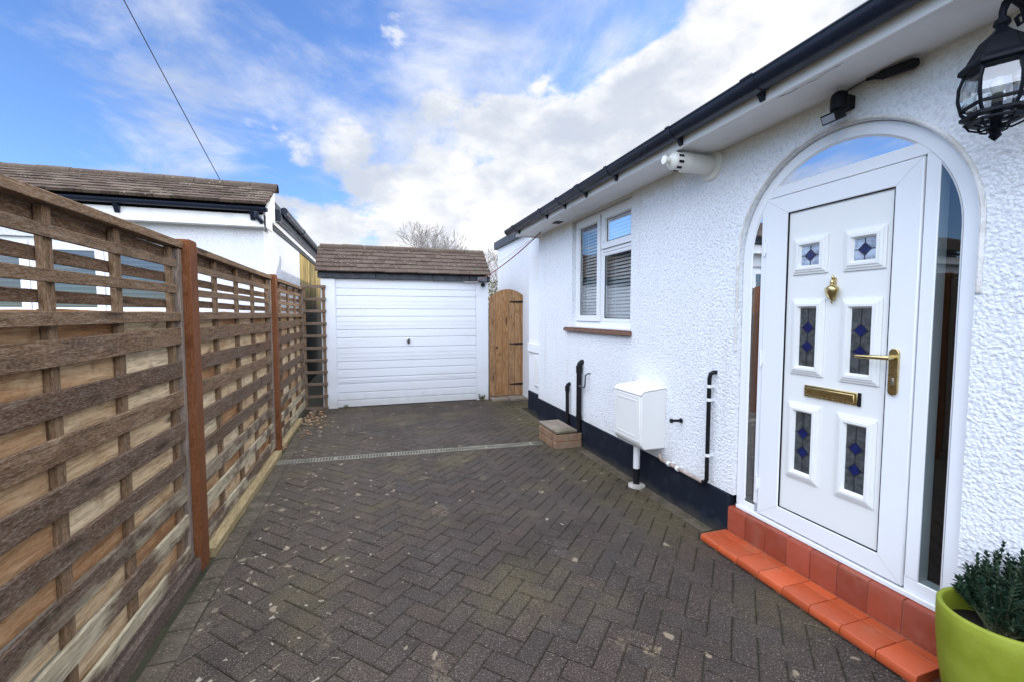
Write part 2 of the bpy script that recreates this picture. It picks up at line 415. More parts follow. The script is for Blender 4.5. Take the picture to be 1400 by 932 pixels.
M['cable'] = plain('black_cable', (.015,.015,.02), .5)
M['cable_red'] = plain('red_brown_cable', (.22,.07,.05), .5)
M['cable_pale'] = plain('pale_cable', (.55,.45,.42), .5)
M['blind'] = plain('white_blind', (.80,.82,.82), .5, var=.06)
M['blind_n'] = plain('grey_blind', (.34,.33,.31), .5, var=.06)
M['dark'] = plain('dark_interior', (.03,.03,.03), .9)
M['room'] = plain('hall_interior', (.05,.043,.037), .8)
M['pipe_grey'] = plain('grey_copper_pipe', (.34,.27,.23), .5, var=.3, scale=20)
M['pipe_white'] = painted('white_pipe', (.72,.73,.73), .4, .3)
t = NT('ground_earth'); p = t.pos()
_b = t.mix(t.ss(t.noise(p, .6, 5), .35, .65), (.055,.046,.032), (.05,.052,.025))
M['ground'] = t.out(_b, .95, t.bump(t.noise(p, 20, 5), .6, .02))

# ------------------------------------------------------------------ ground and driveway
m = MB(); m.quad((-300,-300,-.035),(300,-300,-.035),(300,300,-.035),(-300,300,-.035))
tag(obj('ground', m, M['ground']), kind='structure')
m = MB(); m.quad((-.98,-3,-.0075),(2.6,-3,-.0075),(2.6,7.2,-.0075),(-.98,7.2,-.0075))
bed = obj('driveway_bed', m, M['joint']); tag(bed, kind='structure')

def block(m, cx, cy, L, W, ang, top=0.0, ch=.0045, dep=.02):
    c, s = math.cos(ang), math.sin(ang)
    tx, ty = rnd.uniform(-.006,.006), rnd.uniform(-.006,.006); dz = top + rnd.uniform(-.0016,.0016)
    def P(u, v, z): return (cx+u*c-v*s, cy+u*s+v*c, z + (dz + u*tx + v*ty))
    a, b = L/2, W/2
    n = len(m.v)
    j = lambda: rnd.uniform(-.0008,.0008)
    for (u, v) in ((-a,-b),(a,-b),(a,b),(-a,b)): m.v.append(P(u+j(), v+j(), -dep))
    for (u, v) in ((-a,-b),(a,-b),(a,b),(-a,b)): m.v.append(P(u+j(), v+j(), -ch))
    e = ch*1.2
    for (u, v) in ((-a+e,-b+e),(a-e,-b+e),(a-e,b-e),(-a+e,b-e)): m.v.append(P(u, v, 0))
    for k in (0, 4):
        for q in range(4):
            r = (q+1) % 4
            m.f.append((n+k+q, n+k+r, n+k+4+r, n+k+4+q))
    m.f.append((n+8, n+9, n+10, n+11))
S = .1; A45 = R(45)
u0 = Vector((math.cos(A45), math.sin(A45))); v0 = Vector((-math.sin(A45), math.cos(A45)))
def herringbone(XL, XR, YN, YF):
    m = MB()
    for k in range(-110, 130):
        for jn in range(-50, 50):
            for kind in (0, 1):
                # rows of a 90 degree herringbone step one cell sideways each
                if kind == 0: cu, cv, an = (k+4*jn+1)*S, (k+.5)*S, A45
                else: cu, cv, an = (k+3+4*jn+.5)*S, (k+1)*S, A45+math.pi/2
                c = u0*cu + v0*cv + Vector((.04, .03))
                if XL-.12 < c.x < XR+.12 and YN-.12 < c.y < YF+.12:
                    block(m, c.x, c.y, 2*S-.0042, S-.0042, an)
    bm = bmesh.new(); me = bpy.data.meshes.new('tmp'); me.from_pydata(m.v, [], m.f); bm.from_mesh(me); bpy.data.meshes.remove(me)
    for co, no in (((XL,0,0),(-1,0,0)),((XR,0,0),(1,0,0)),((0,YF,0),(0,1,0)),((0,YN,0),(0,-1,0))):
        bmesh.ops.bisect_plane(bm, geom=bm.verts[:]+bm.edges[:]+bm.faces[:], plane_co=co, plane_no=no, clear_outer=True)
    bmesh.ops.recalc_face_normals(bm, faces=bm.faces)
    return bm
me = bpy.data.meshes.new('driveway')
b1 = herringbone(-.795, 2.035, -2.5, 7.115); b1.to_mesh(me); b1.free()
me2 = bpy.data.meshes.new('tmp'); b2 = herringbone(2.042, 2.60, 6.26, 6.87); b2.to_mesh(me2); b2.free()
bm = bmesh.new(); bm.from_mesh(me); bm.from_mesh(me2); bm.to_mesh(me); bm.free(); bpy.data.meshes.remove(me2)
me.materials.append(M['block'])
drive = bpy.data.objects.new('driveway', me); col.objects.link(drive); tag(drive, kind='structure')
m = MB(); y = -2.4
while y < 7.0:
    block(m, -.855+rnd.uniform(-.004,.004), y+.1, .196+rnd.uniform(-.004,.003), .105, math.pi/2+rnd.uniform(-.02,.02), 0.002); y += .203
y = 2.3
while y < 6.25:
    block(m, 2.087, y+.1, .196, .095, math.pi/2+rnd.uniform(-.012,.012)); y += .202
tag(obj('driveway_edging', m, M['edge'], sm=False), kind='structure')

# ------------------------------------------------------------------ drain channel
def dy(x): return 4.625 - (x+.90)*.055
T = thing('drain_channel', 'narrow slotted grating of a drain running across the whole block driveway', 'drain', (.4, 4.55, 0))
m = MB(); a = math.atan(-.055)
Mx = Matrix.Translation((.435, dy(.435), 0)) @ Matrix.Rotation(a, 4, 'Z')
L2 = 1.335
m.mbox(Mx, -L2, L2, -.055, -.042, -.012, .006); m.mbox(Mx, -L2, L2, .042, .055, -.012, .006)
k = -L2
while k < L2:
    m.mbox(Mx, k, k+.0125, -.042, .042, -.010, .0045); k += .028
    if int((k+L2)/.028) % 18 == 0: m.mbox(Mx, k, k+.026, -.042, .042, -.010, .005)
obj('grating', m, M['drain'], T, sm=False)
m = MB(); m.mbox(Mx, -L2, L2, -.044, .044, -.03, .0015)
obj('channel', m, M['drain_dark'], T, sm=False)

# ------------------------------------------------------------------ fence
FX = -.98      # front plane of the slats
def slat(m, x0, x1, y0, y1, z0, z1, wob=.004, n=8, ch=.002):
    ph, am = rnd.uniform(0, 6), rnd.uniform(.2, 1)*wob
    dz0, dz1 = rnd.uniform(-.004,.004), rnd.uniform(-.004,.004)
    base = len(m.v)
    for i in range(n+1):
        f = i/n; y = y0+(y1-y0)*f
        dz = am*math.sin(ph+f*5) + dz0*(1-f)+dz1*f; dx = am*.6*math.sin(ph*2+f*4)
        a, b, c, d = x0+dx, x1+dx, z0+dz, z1+dz
        m.v += [(a,y,c),(b-ch,y,c),(b,y,c+ch),(b,y,d-ch),(b-ch,y,d),(a,y,d)]
    for i in range(n):
        for s in range(6):
            q = base+i*6+s; r = base+i*6+(s+1) % 6
            m.f.append((q, r, r+6, q+6))
    m.f.append(tuple(base+s for s in range(6))); m.f.append(tuple(base+n*6+s for s in range(6))[::-1])

def fence_panel(y0, y1, battens, label, seed, end_wide):
    rnd.seed(seed)
    T = thing('timber_fence', label, 'fence', (FX-.02, (y0+y1)/2, .09), 'timber fence panels along the driveway')
    zs = [(.07,.158),(.252,.338),(.418,.505),(.592,.677),(.765,.858),(.942,1.026),(1.094,1.178),(1.258,1.344)]
    m = MB()
    for z0, z1 in zs:
        slat(m, FX-.004, FX+.010, y0+.045, y1-.035, z0, z1, .006)
    obj('front_slats', m, M['front_slat'], T, sm=False)
    m = MB(); bs = [y0+.02] + battens + [y1-.02]
    zb = [.06] + [(zs[i][1]+zs[i+1][0])/2 for i in range(len(zs)-1)] + [1.385]
    for i in range(len(zs)):
        zc = (zs[i][1] + (zs[i+1][0] if i < 7 else 1.385))/2
        for q in range(len(bs)-1):
            slat(m, FX-.040, FX-.030, bs[q]-(.012 if q else 0), bs[q+1]+.012, zc-.068, zc+.068, .003, 4)
    for q in range(len(bs)-1):
        slat(m, FX-.040, FX-.030, bs[q], bs[q+1]+.01, .04, .14, .002, 3)
    obj('back_slats', m, M['back_slat'], T, sm=False)
    for b in battens + [y1-.085, y0+.085]:
        m = MB(); m.box(FX-.029, FX-.005, b-.021, b+.021, .05, 1.765)
        obj('batten', m, M['batten'], T, bevel=.002)
    m = MB()
    for z0, z1 in ((1.525,1.567),(1.661,1.703)):
        slat(m, FX-.004, FX+.007, y0+.05, y1-.06, z0, z1, .004)
    obj('lattice_slats', m, M['lat_front'], T, sm=False)
    m = MB()
    for z0, z1 in ((1.456,1.498),(1.587,1.633),(1.712,1.766)):
        slat(m, FX-.040, FX-.030, y0+.03, y1-.03, z0, z1, .003)
    obj('lattice_back_slats', m, M['lat_back'], T, sm=False)
    m = MB(); slat(m, FX-.03, FX+.014, y0+.045, y1-.042, 1.385, 1.431, .002); obj('middle_rail', m, M['lat_front'], T, sm=False)
    m = MB(); slat(m, FX-.045, FX+.022, y0, y1, 1.767, 1.803, .002); obj('top_rail', m, M['lat_front'], T, sm=False)
    for a, b in ((y1-.040, y1-.004), (y0+.004, y0+.040)):
        m = MB(); m.box(FX-.042, FX+.013, a, b, .07, 1.764); obj('stile', m, M['stile'], T, bevel=.003)
    return T
fence_panel(.80, 2.785, [1.00,1.40,1.80,2.205], 'nearest fence panel, its lowest slats bleached pale, with open lattice top', 11, 0)
fence_panel(2.90, 4.945, [3.38,3.86,4.33], 'fence panel between the two reddish posts, cream boards showing behind its slats', 12, 0)
fence_panel(5.06, 7.05, [5.50,6.00,6.50], 'farthest fence panel, beyond the second post and ending at the trellis ladder', 13, 0)
rnd.seed(5)
def fence_post(y, lab):
    m = MB(); s = .054
    x1 = -.928
    m.box(x1-.1, x1, y, y+.1, -.03, 1.815)
    m.box(x1-.098, x1-.002, y+.002, y+.098, 1.8152, 1.821)
    tag(obj('fence_post', m, M['post'], loc=(x1-.05, y+.05, 0), bevel=.006), lab, 'post', 'reddish fence posts')
fence_post(2.787, 'nearer and thicker looking reddish brown square post, beside the bleached fence panel')
fence_post(4.948, 'farther reddish brown square post at the end of the driveway drain')
m = MB(); slat(m, -1.0, -.938, .82, 2.84, -.02, .068, .002); slat(m, -1.0, -.962, .82, 2.78, .0705, .10, .002)
tag(obj('gravel_board', m, M['base_dark'], loc=(-.97, 1.8, 0), sm=False), 'dark brown base board under the nearest fence panel', 'board', 'boards at the foot of the fence')
m = MB(); slat(m, -.99, -.912, 2.93, 4.93, -.02, .045, .004)
tag(obj('gravel_board', m, M['base_pale'], loc=(-.96, 3.9, 0), sm=False), 'mossy yellow timber at the foot of the fence between the two posts', 'board', 'boards at the foot of the fence')
m = MB(); slat(m, -.99, -.925, 5.07, 6.4, -.02, .04, .004)
tag(obj('gravel_board', m, M['base_pale'], loc=(-.96, 5.7, 0), sm=False), 'yellow timber at the foot of the farthest fence panel, beyond the drain', 'board', 'boards at the foot of the fence')
m = MB()
for i in range(170):
    x, y = rnd.gauss(-.80, .09), rnd.gauss(6.45, .42)
    if x < -.97 or y > 7.05 or y < 4.9: continue
    M4 = Matrix.Translation((x, y, .006+rnd.random()*.015)) @ Matrix.Rotation(rnd.uniform(0,6.3),4,'Z') @ Matrix.Rotation(rnd.uniform(-.5,.5),4,'X')
    s = rnd.uniform(.012,.028)
    m.quad(*[M4 @ Vector(q) for q in ((-s,0,0),(0,-s*.5,.002),(s,0,.004),(0,s*.5,.002))])
tag(obj('leaf_litter', m, M['litter'], sm=False), 'scatter of orange dead leaves at the foot of the farthest fence panel', 'leaf litter', kind='stuff')
# trellis ladder between fence and garage
T = thing('trellis', 'tall ladder of brown slats closing the dark gap between fence and garage', 'trellis', (-.83, 7.1, 0))
for a in (-.985, -.715):
    m = MB(); m.box(a,a+.04,7.105,7.135,0,1.83); obj('upright', m, M['batten'], T, bevel=.003)
m = MB()
for k in range(11):
    z = .02+k*.1805; j = rnd.uniform(-.006,.006)
    m.box(-.99, -.66, 7.082, 7.103, z-.02+j, z+.022+j)
obj('slats', m, M['trellis'], T, bevel=.003)

# ------------------------------------------------------------------ the bungalow
WX = 2.147
H = thing('bungalow', 'white roughcast bungalow with black gutter, arched front door and navy plinth', 'house', (4.0, 1.0, 0))
AY, AZ, AR = 1.605, 1.76, .555      # arch centre and outer radius
def arch(r, zb, n=40):
    return [(AY+r, zb)] + [(AY+r*math.cos(math.pi*i/n), AZ+r*math.sin(math.pi*i/n)) for i in range(n+1)] + [(AY-r, zb)]
def yz(x): return lambda u, v, d: (d, u, v)
FYZ = lambda u, v, d: (d, u, v)
WY0, WY1, WZ0, WZ1 = 3.355, 4.545, 1.285, 2.447
# front wall with real openings
bm = bmesh.new(); edges = []
def loop(pts):
    vs = [bm.verts.new((WX, y, z)) for y, z in pts]
    for i in range(len(vs)): edges.append(bm.edges.new((vs[i], vs[(i+1) % len(vs)])))
ao = arch(AR, .285)
outer = [(-5, .285)] + ao[::-1] + [(5.58, .285), (5.58, 2.56), (-5, 2.56)]
loop(outer); loop([(WY0,WZ0),(WY1,WZ0),(WY1,WZ1),(WY0,WZ1)])
bmesh.ops.triangle_fill(bm, edges=edges, use_beauty=True)
me = bpy.data.meshes.new('wall'); bm.to_mesh(me); bm.free()
m = MB(); m.v = [tuple(v.co) for v in me.vertices]; m.f = [tuple(p.vertices) for p in me.polygons]
bpy.data.meshes.remove(me)
for a, b in zip(ao[:-1], ao[1:]): m.quad((WX,*a),(WX,*b),(WX+.12,*b),(WX+.12,*a))
hl = [(WY0,WZ0),(WY1,WZ0),(WY1,WZ1),(WY0,WZ1)]
for i in range(4):
    a, b = hl[i], hl[(i+1) % 4]; m.quad((WX,*a),(WX,*b),(WX+.12,*b),(WX+.12,*a))
m.quad((WX,5.58,0),(7,5.58,0),(7,5.58,2.6),(WX,5.58,2.6)); m.quad((WX,-5,0),(7,-5,0),(7,-5,2.6),(WX,-5,2.6))
m.quad((7,-5,0),(7,5.58,0),(7,5.58,2.6),(7,-5,2.6))
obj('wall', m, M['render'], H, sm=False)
m = MB(); m.lathe([(0,0)], seg=3) if False else None
pts = [(WX-.004, AY+(AR+.012)*math.cos(a), AZ+(AR+.012)*math.sin(a)) for a in [math.pi*i/48 for i in range(49)]]
pts = [(WX-.004, AY+AR+.012, 1.2)] + pts + [(WX-.004, AY-AR-.012, 1.5)]
m.tube(pts, .009, 8)
t = NT('grey_bead'); p = t.pos()
M['bead'] = t.out(t.mix(t.ss(t.noise(p, 12, 5), .3, .7), (.58,.56,.51), (.80,.80,.79)), .9, t.bump(t.noise(p, 60, 4), .8, .008))
obj('arch_bead', m, M['bead'], H)
# plinth
m = MB()
m.box(WX-.012, WX+.05, 2.182, 5.60, -.03, .285); m.box(WX-.012, WX+.05, -5, 1.04, -.03, .285)
m.box(WX-.010, WX+.05, 1.04, 2.182, -.03, .15)
obj('plinth', m, M['plinth'], H, bevel=.01)
# closed box coloured dark for the unlit room behind the openings
m = MB(); m.box(2.40, 5.0, -1.0, 5.5, .2, 2.5)
obj('interior', m, M['room'], H, sm=False)
# return of the front block and the lower rear extension
m = MB(); m.box(2.20, 2.45, 5.585, 6.12, .30, 2.56)
obj('return_wall', m, M['upvc'], H, bevel=.01)
m = MB(); m.box(2.19, 2.45, 5.605, 6.13, -.03, .30)
obj('return_plinth', m, M['plinth'], H, bevel=.01)
m = MB(); m.box(2.176, 2.198, 5.62, 5.86, .42, .86); m.box(2.172, 2.198, 5.60, 6.10, .885, 1.01)
ob = obj('cupboard', m, M['upvc'], H, bevel=.006)
m = MB(); m.box(2.172, 2.1755, 5.66, 5.82, .47, .80); obj('cupboard_door', m, M['meter'], ob, bevel=.002)
m = MB(); m.box(2.455, 7, 5.60, 8.72, 0, 2.78)
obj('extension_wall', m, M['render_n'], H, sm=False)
m = MB(); m.box(2.395, 7.05, 5.62, 8.80, 2.735, 2.885)
obj('flat_roof', m, M['felt'], H, bevel=.01)
# soffit, fascia, gutter
m = MB(); m.box(1.86, WX+.02, -5, 5.66, 2.468, 2.49); obj_soffit = obj('soffit', m, M['paint'], H, bevel=.004)
m = MB(); m.box(1.885, 1.91, 4.63, 4.74, 2.4645, 2.468) if False else m.box(1.985, 2.075, 4.62, 4.75, 2.462, 2.4675)
obj('vent', m, M['black'], obj_soffit)
m = MB(); m.box(1.842, 1.866, -5, 5.66, 2.452, 2.60); m.box(1.866, WX+.1, 5.64, 5.665, 2.452, 2.60)
obj('fascia', m, M['paint'], H, bevel=.005)
GX, GZ, GR = 1.795, 2.552, .060
m = MB()
prof = [(GR*math.cos(a), GR*math.sin(a)) for a in [math.pi + math.pi*i/14 for i in range(15)]]
inner = [(c*.93, s*.93) for c, s in prof]
m.ring([(GX+c, GZ+s) for c, s in prof], [(GX+c, GZ+s) for c, s in inner], lambda u, v, d: (u, d, v), -5, 5.82)
m.tube([(GX-GR, -5, GZ), (GX-GR, 5.82, GZ)], .006, 8); 
cap = [(GX+c*1.03, GZ+s*1.03) for c, s in prof]; m.prism(cap, lambda u, v, d: (u, d, v), 5.815, 5.83)
gut = obj('gutter', m, M['gutter'], H)
def bracket(y, big):
    b = MB(); w = .016 if not big else .035
    p2 = [(c*1.07, s*1.07) for c, s in prof]
    b.ring([(GX+c, GZ+s) for c, s in p2], [(GX+c*1.01, GZ+s*1.01) for c, s in prof], lambda u, v, d: (u, d, v), y-w, y+w)
    b.prism([(GX+.012, GZ-.052), (1.842, GZ-.030), (1.842, GZ-.092), (1.832, GZ-.092)], lambda u, v, d: (u, d, v), y-.014, y+.014)
    b.tube([(GX-GR*1.06, y-w, GZ+.002), (GX-GR*1.06, y+w, GZ+.002)], .009, 8)
    obj('bracket', b, M['gutter'], gut, bevel=.002)
for y, big in ((.55,0),(1.74,1),(2.336,0),(3.09,0),(3.60,1),(4.05,0),(4.52,0),(5.47,1)): bracket(y, big)
# cracked paint along the soffit edge
m = MB(); y = .75
pts = []
while y < 2.0:
    pts.append((1.885+.02*math.sin(y*9)+rnd.uniform(-.006,.006), y, 2.4668)); y += .045
for a, b in zip(pts[:-1], pts[1:]):
    w = .0025*rnd.uniform(.3, 1.8)
    m.quad((a[0]-w,a[1],a[2]),(a[0]+w,a[1],a[2]),(b[0]+w,b[1],b[2]),(b[0]-w,b[1],b[2]))
obj('crack', m, M['black'], obj_soffit, sm=False)
# pitched roof
m = MB(); rx, rz = 5.6, 2.60+3.78*.55
m.quad((1.80,-5.2,2.60),(1.80,5.75,2.60),(rx,5.75,rz),(rx,-5.2,rz)); m.quad((rx,-5.2,rz),(rx,5.75,rz),(9.4,5.75,2.6),(9.4,-5.2,2.6))
m.quad((1.80,5.75,2.60),(9.4,5.75,2.6),(rx,5.75,rz)); m.quad((1.80,-5.2,2.60),(9.4,-5.2,2.6),(rx,-5.2,rz))
obj('roof', m, M['roof'], H, sm=False)

# ---- window
WN = None
FXW = 2.197
m = MB(); d0, d1 = FXW, FXW+.06
def bars(m, y0, y1, z0, z1, w, d0=d0, d1=d1, wb=None, wt=None):
    wb = w if wb is None else wb; wt = w if wt is None else wt
    P = lambda *a: m.box(d0, d1, *a)
    P(y0, y1, z0, z0+wb); P(y0, y1, z1-wt, z1); P(y0, y0+w, z0+wb, z1-wt); P(y1-w, y1, z0+wb, z1-wt)
bars(m, 3.345, 4.553, 1.288, 2.446, .045, wb=.055, wt=.03)
m.box(d0, d1, 3.945, 3.968, 1.343, 2.416); m.box(d0, d1, 3.39, 3.945, 2.03, 2.062)
WN = obj('window', m, M['upvc'], H, bevel=.004)
def sash(y0, y1, z0, z1, w, dd, name):
    m = MB(); bars(m, y0, y1, z0, z1, w, FXW-dd, FXW+.03)
    # sloping glazing bead
    a = [(y0+w,z0+w),(y1-w,z0+w),(y1-w,z1-w),(y0+w,z1-w)]; b = [(y0+w+.012,z0+w+.012),(y1-w-.012,z0+w+.012),(y1-w-.012,z1-w-.012),(y0+w+.012,z1-w-.012)]
    for i in range(4):
        j = (i+1) % 4; m.quad((FXW-dd,*a[i]),(FXW-dd,*a[j]),(FXW+.012,*b[j]),(FXW+.012,*b[i]))
    obj(name, m, M['upvc'], WN, bevel=.003)
    g = MB(); g.quad((FXW+.010,y0+w,z0+w),(FXW+.010,y1-w,z0+w),(FXW+.010,y1-w,z1-w),(FXW+.010,y0+w,z1-w))
    obj('pane', g, M['glass'], WN, sm=False)
    k = MB(); bars(k, y0+w+.006, y1-w-.006, z0+w+.006, z1-w-.006, .008, FXW+.006, FXW+.0095)
    obj('gasket', k, M['black'], WN, sm=False)
sash(3.972, 4.505, 1.346, 2.412, .055, .018, 'casement')
sash(3.36, 3.942, 2.064, 2.412, .058, .018, 'toplight')
sash(3.37, 3.942, 1.344, 2.028, .030, -.004, 'fixed_light')
m = MB(); z = 1.33
while z < 2.42:
    c = FXW+.085
    m.quad((c-.011, 3.36, z-.013),(c-.011, 4.54, z-.013),(c+.011, 4.54, z+.013),(c+.011, 3.36, z+.013)); z += .034
for yy in (3.50, 3.80, 4.12, 4.38): m.box(FXW+.066, FXW+.068, yy-.002, yy+.002, 1.31, 2.43)
obj('blind', m, M['blind'], WN, sm=False)
m = MB(); m.box(WX-.045, WX+.055, 3.325, 4.672, 1.232, 1.266); m.box(WX-.04, WX+.05, 3.33, 4.665, 1.2665, 1.275)
obj('sill', m, M['sill'], WN, bevel=.005)
m = MB(); m.box(WX-.006, FXW+.02, 3.36, 4.54, 1.2755, 1.292); obj('cill_trim', m, M['upvc'], WN, bevel=.003)

# ---- arched frame and front door
DX = 2.172
m = MB()
ao, ai = arch(.553, .235), arch(.497, .235)
m.ring(ao, ai, FYZ, DX, DX+.07)
ai2 = arch(.497, .285); aj = arch(.489, .290)
for i in range(len(ai2)-1): m.quad((DX+.001,*ai2[i]),(DX+.001,*ai2[i+1]),(DX+.0072,*aj[i+1]),(DX+.0072,*aj[i]))
m.box(DX+.002, DX+.068, 1.190, 1.239, .292, 2.133)     # mullions beside the door
m.box(DX+.002, DX+.068, 2.004, 2.032, .292, 2.133)
m.box(DX+.001, DX+.069, 1.19, 2.03, 2.074, 2.130)
m.box(DX+.003, DX+.067, 1.104, 1.2405, .235, .2915); m.box(DX+.003, DX+.067, 2.03, 2.104, .235, .272)
m.box(DX-.012, DX+.066, 1.06, 2.15, .212, .2345)
FR = obj('door_frame', m, M['upvc'], H, bevel=.003)
def glz(pts, x, mat, nm, par):
    g = MB(); g.quad(*[(x, y, z) for y, z in pts]); return obj(nm, g, mat, par, sm=False)
def seg_pts(r, y0, y1, n=14):
    a0, a1 = math.acos((y0-AY)/r), math.acos((y1-AY)/r)
    return [(AY+r*math.cos(a0+(a1-a0)*i/n), AZ+r*math.sin(a0+(a1-a0)*i/n)) for i in range(n+1)]
rr = .4955
yf = math.sqrt(rr**2-(2.125-AZ)**2)
glz(seg_pts(rr, AY+yf-.001, AY-yf+.001, 24), DX+.0075, M['glass_fan'], 'fanlight', FR)
glz([(1.19, .28), (1.19, AZ+math.sqrt(rr**2-(1.19-AY)**2))] + seg_pts(rr, 1.19, AY-rr+.0005, 10)[1:] + [(AY-rr, .28)], DX+.0075, M['glass_side'], 'sidelight', FR)
glz([(2.03, .26), (2.03, AZ+math.sqrt(rr**2-(2.03-AY)**2))] + seg_pts(rr, 2.03, AY+rr-.0005, 10)[1:] + [(AY+rr, .26)], DX+.0075, M['glass_side'], 'sidelight', FR)
# door leaf
Y0, Y1, Z0, Z1 = 1.243, 2.000, .243, 2.070
iy0, iy1, iz0, iz1 = 1.345, 1.862, .338, 1.972
m = MB(); F0 = DX-.005
M['seam'] = plain('grey_seam', (.40,.41,.43), .6)
def mitred(m, y0, y1, z0, z1, a0, a1, b0, b1, x0, x1):
    m.ring([(y0,z0),(y1,z0),(y1,z1),(y0,z1)], [(a0,b0),(a1,b0),(a1,b1),(a0,b1)], FYZ, x0, x1, closed=True)
mitred(m, Y0, Y1, Z0, Z1, iy0, iy1, iz0, iz1, F0, F0+.06)
D = obj('front_door', m, M['upvc'], H, bevel=.005)
m = MB()
for (a, b) in (((Y0+.001,Z0+.001),(iy0,iz0)),((Y1-.001,Z0+.001),(iy1,iz0)),((Y0+.001,Z1-.001),(iy0,iz1)),((Y1-.001,Z1-.001),(iy1,iz1))):
    d = Vector((b[0]-a[0], b[1]-a[1])).normalized(); q = Vector((-d.y, d.x))*.0007
    m = MB(); m.quad((F0-.0006,a[0]-q.x,a[1]-q.y),(F0-.0006,a[0]+q.x,a[1]+q.y),(F0-.0006,b[0]+q.x,b[1]+q.y),(F0-.0006,b[0]-q.x,b[1]-q.y))
    obj('mitre_joint', m, M['seam'], D, sm=False)
m = MB(); m.ring([(iy0,iz0),(iy1,iz0),(iy1,iz1),(iy0,iz1)], [(iy0+.004,iz0+.004),(iy1-.004,iz0+.004),(iy1-.004,iz1-.004),(iy0+.004,iz1-.004)], FYZ, F0+.004, F0+.03, closed=True)
obj('gasket', m, M['black'], D, sm=False)
PX = F0+.013
m = MB(); m.box(PX, PX+.03, iy0+.003, iy1-.003, iz0+.003, iz1-.003)
obj('door_panel', m, M['upvc_door'], D)
def stained(y0, y1, z0, z1, n, pale):
    gy0, gy1, gz0, gz1 = y0, y1, z0, z1
    m = MB()
    # stepped moulding frame: profile lofted round the glass
    wy, wt = .046, .044
    prof = [(wy,0.0),(wy,-.007),(.036,-.009),(.034,-.013),(.024,-.015),(.022,-.019),(.010,-.019),(0,-.003),(0,0.004)]
    loops = []
    for (o, d) in prof:
        loops.append([(PX+d, y0-o, z0-o), (PX+d, y1+o, z0-o), (PX+d, y1+o, z1+o), (PX+d, y0-o, z1+o)])
    for a, b in zip(loops[:-1], loops[1:]):
        for i in range(4):
            j = (i+1) % 4; m.quad(a[i], a[j], b[j], b[i])
    obj('moulding', m, M['upvc_door'], D, sm=False)
    g = MB(); g.box(PX-.0012, PX+.002, y0-.001, y1+.001, z0-.001, z1+.001)
    S = obj('stained_pane', g, M['obscure_refl'] if pale else M['obscure'], D, sm=False)
    b = MB(); l = MB(); yc = (y0+y1)/2; w = y1-y0
    zc = [(z0+z1)/2] if n == 1 else [z0+(z1-z0)*.34, z0+(z1-z0)*.66]
    h = w*.31 if n == 1 else w*.36
    def bar(p, q, r=.0016):
        d = Vector((q[0]-p[0], q[1]-p[1])).normalized(); k = Vector((-d.y, d.x))*r
        l.prism([(p[0]+k.x,p[1]+k.y),(p[0]-k.x,p[1]-k.y),(q[0]-k.x,q[1]-k.y),(q[0]+k.x,q[1]+k.y)], FYZ, PX-.0034, PX-.0012)
    last = z0
    for c in zc:
        b = MB(); b.prism([(yc-h,c),(yc,c-h),(yc+h,c),(yc,c+h)], FYZ, PX-.0022, PX-.0012)
        obj('blue_diamond', b, M['blue'], S, sm=False)
        dm = [(yc-h,c),(yc,c-h),(yc+h,c),(yc,c+h)]
        for i in range(4): bar(dm[i], dm[(i+1) % 4])
        bar((y0, c), (yc-h, c)); bar((yc+h, c), (y1, c)); bar((yc, last), (yc, c-h)); last = c+h
    bar((yc, last), (yc, z1))
    obj('leading', l, M['lead'], S, sm=False)
stained(1.681, 1.779, 1.676, 1.776, 1, True); stained(1.417, 1.511, 1.672, 1.772, 1, True)
stained(1.684, 1.774, 1.150, 1.452, 2, False); stained(1.421, 1.509, 1.143, 1.447, 2, False)
stained(1.686, 1.778, .580, .900, 2, False); stained(1.420, 1.509, .574, .893, 2, False)
# letterbox
m = MB(); m.box(PX-.010, PX+.001, 1.462, 1.731, .992, 1.053); m.box(PX-.017, PX-.010, 1.474, 1.719, 1.002, 1.043)
obj('letterbox', m, M['brass'], D, bevel=.004)
m = MB(); m.box(PX-.0095, PX+.001, 1.450, 1.4615, .990, 1.054); obj('letterbox_gasket', m, M['black'], D, bevel=.001)
# urn knocker
m = MB(); kc = Matrix.Translation((PX-.016, 1.598, 0))
m.lathe([(.0,1.472),(.004,1.475),(.006,1.480),(.004,1.487),(.009,1.495),(.017,1.512),(.024,1.530),(.027,1.545),(.022,1.556),(.012,1.563),(.008,1.570),(.013,1.577),(.010,1.585),(.004,1.592),(.007,1.600),(.006,1.607),(0,1.613)], kc, 20)
m.tube([(PX-.022, 1.598+.030*math.cos(a), 1.552+.045*math.sin(a)*(1.2 if math.sin(a)<0 else .35)) for a in [math.pi*(1+i/16) for i in range(17)]], .0042, 8)
m.box(PX-.012, PX+.001, 1.590, 1.606, 1.49, 1.60)
obj('knocker', m, M['brass'], D, ang=50)
# lever handle
m = MB(); hp = [(1.312+.019*math.cos(a), 1.255+.019*math.sin(a)) for a in [math.pi*i/10 for i in range(11)]] + [(1.312+.019*math.cos(a), 1.088+.019*math.sin(a)) for a in [math.pi+math.pi*i/10 for i in range(11)]]
m.prism(hp, FYZ, F0-.011, F0+.001)
m.tube([(F0-.01, 1.312, 1.235), (F0-.05, 1.312, 1.235), (F0-.056, 1.325, 1.234), (F0-.056, 1.44, 1.232)], [.011,.011,.010,.0075], 12)
obj('handle', m, M['brass'], D, bevel=.002)
m = MB(); m.box(F0-.0145, F0-.010, 1.307, 1.317, 1.115, 1.145); obj('lock', m, M['chrome'], D, bevel=.001)
for z in (1.165, .425, 1.80):
    m = MB(); m.tube([(F0-.004, 2.002, z-.045), (F0-.004, 2.002, z+.045)], .0065, 10); m.box(F0-.004, F0+.001, 1.985, 1.998, z-.03, z+.03)
    obj('hinge', m, M['upvc'], D)
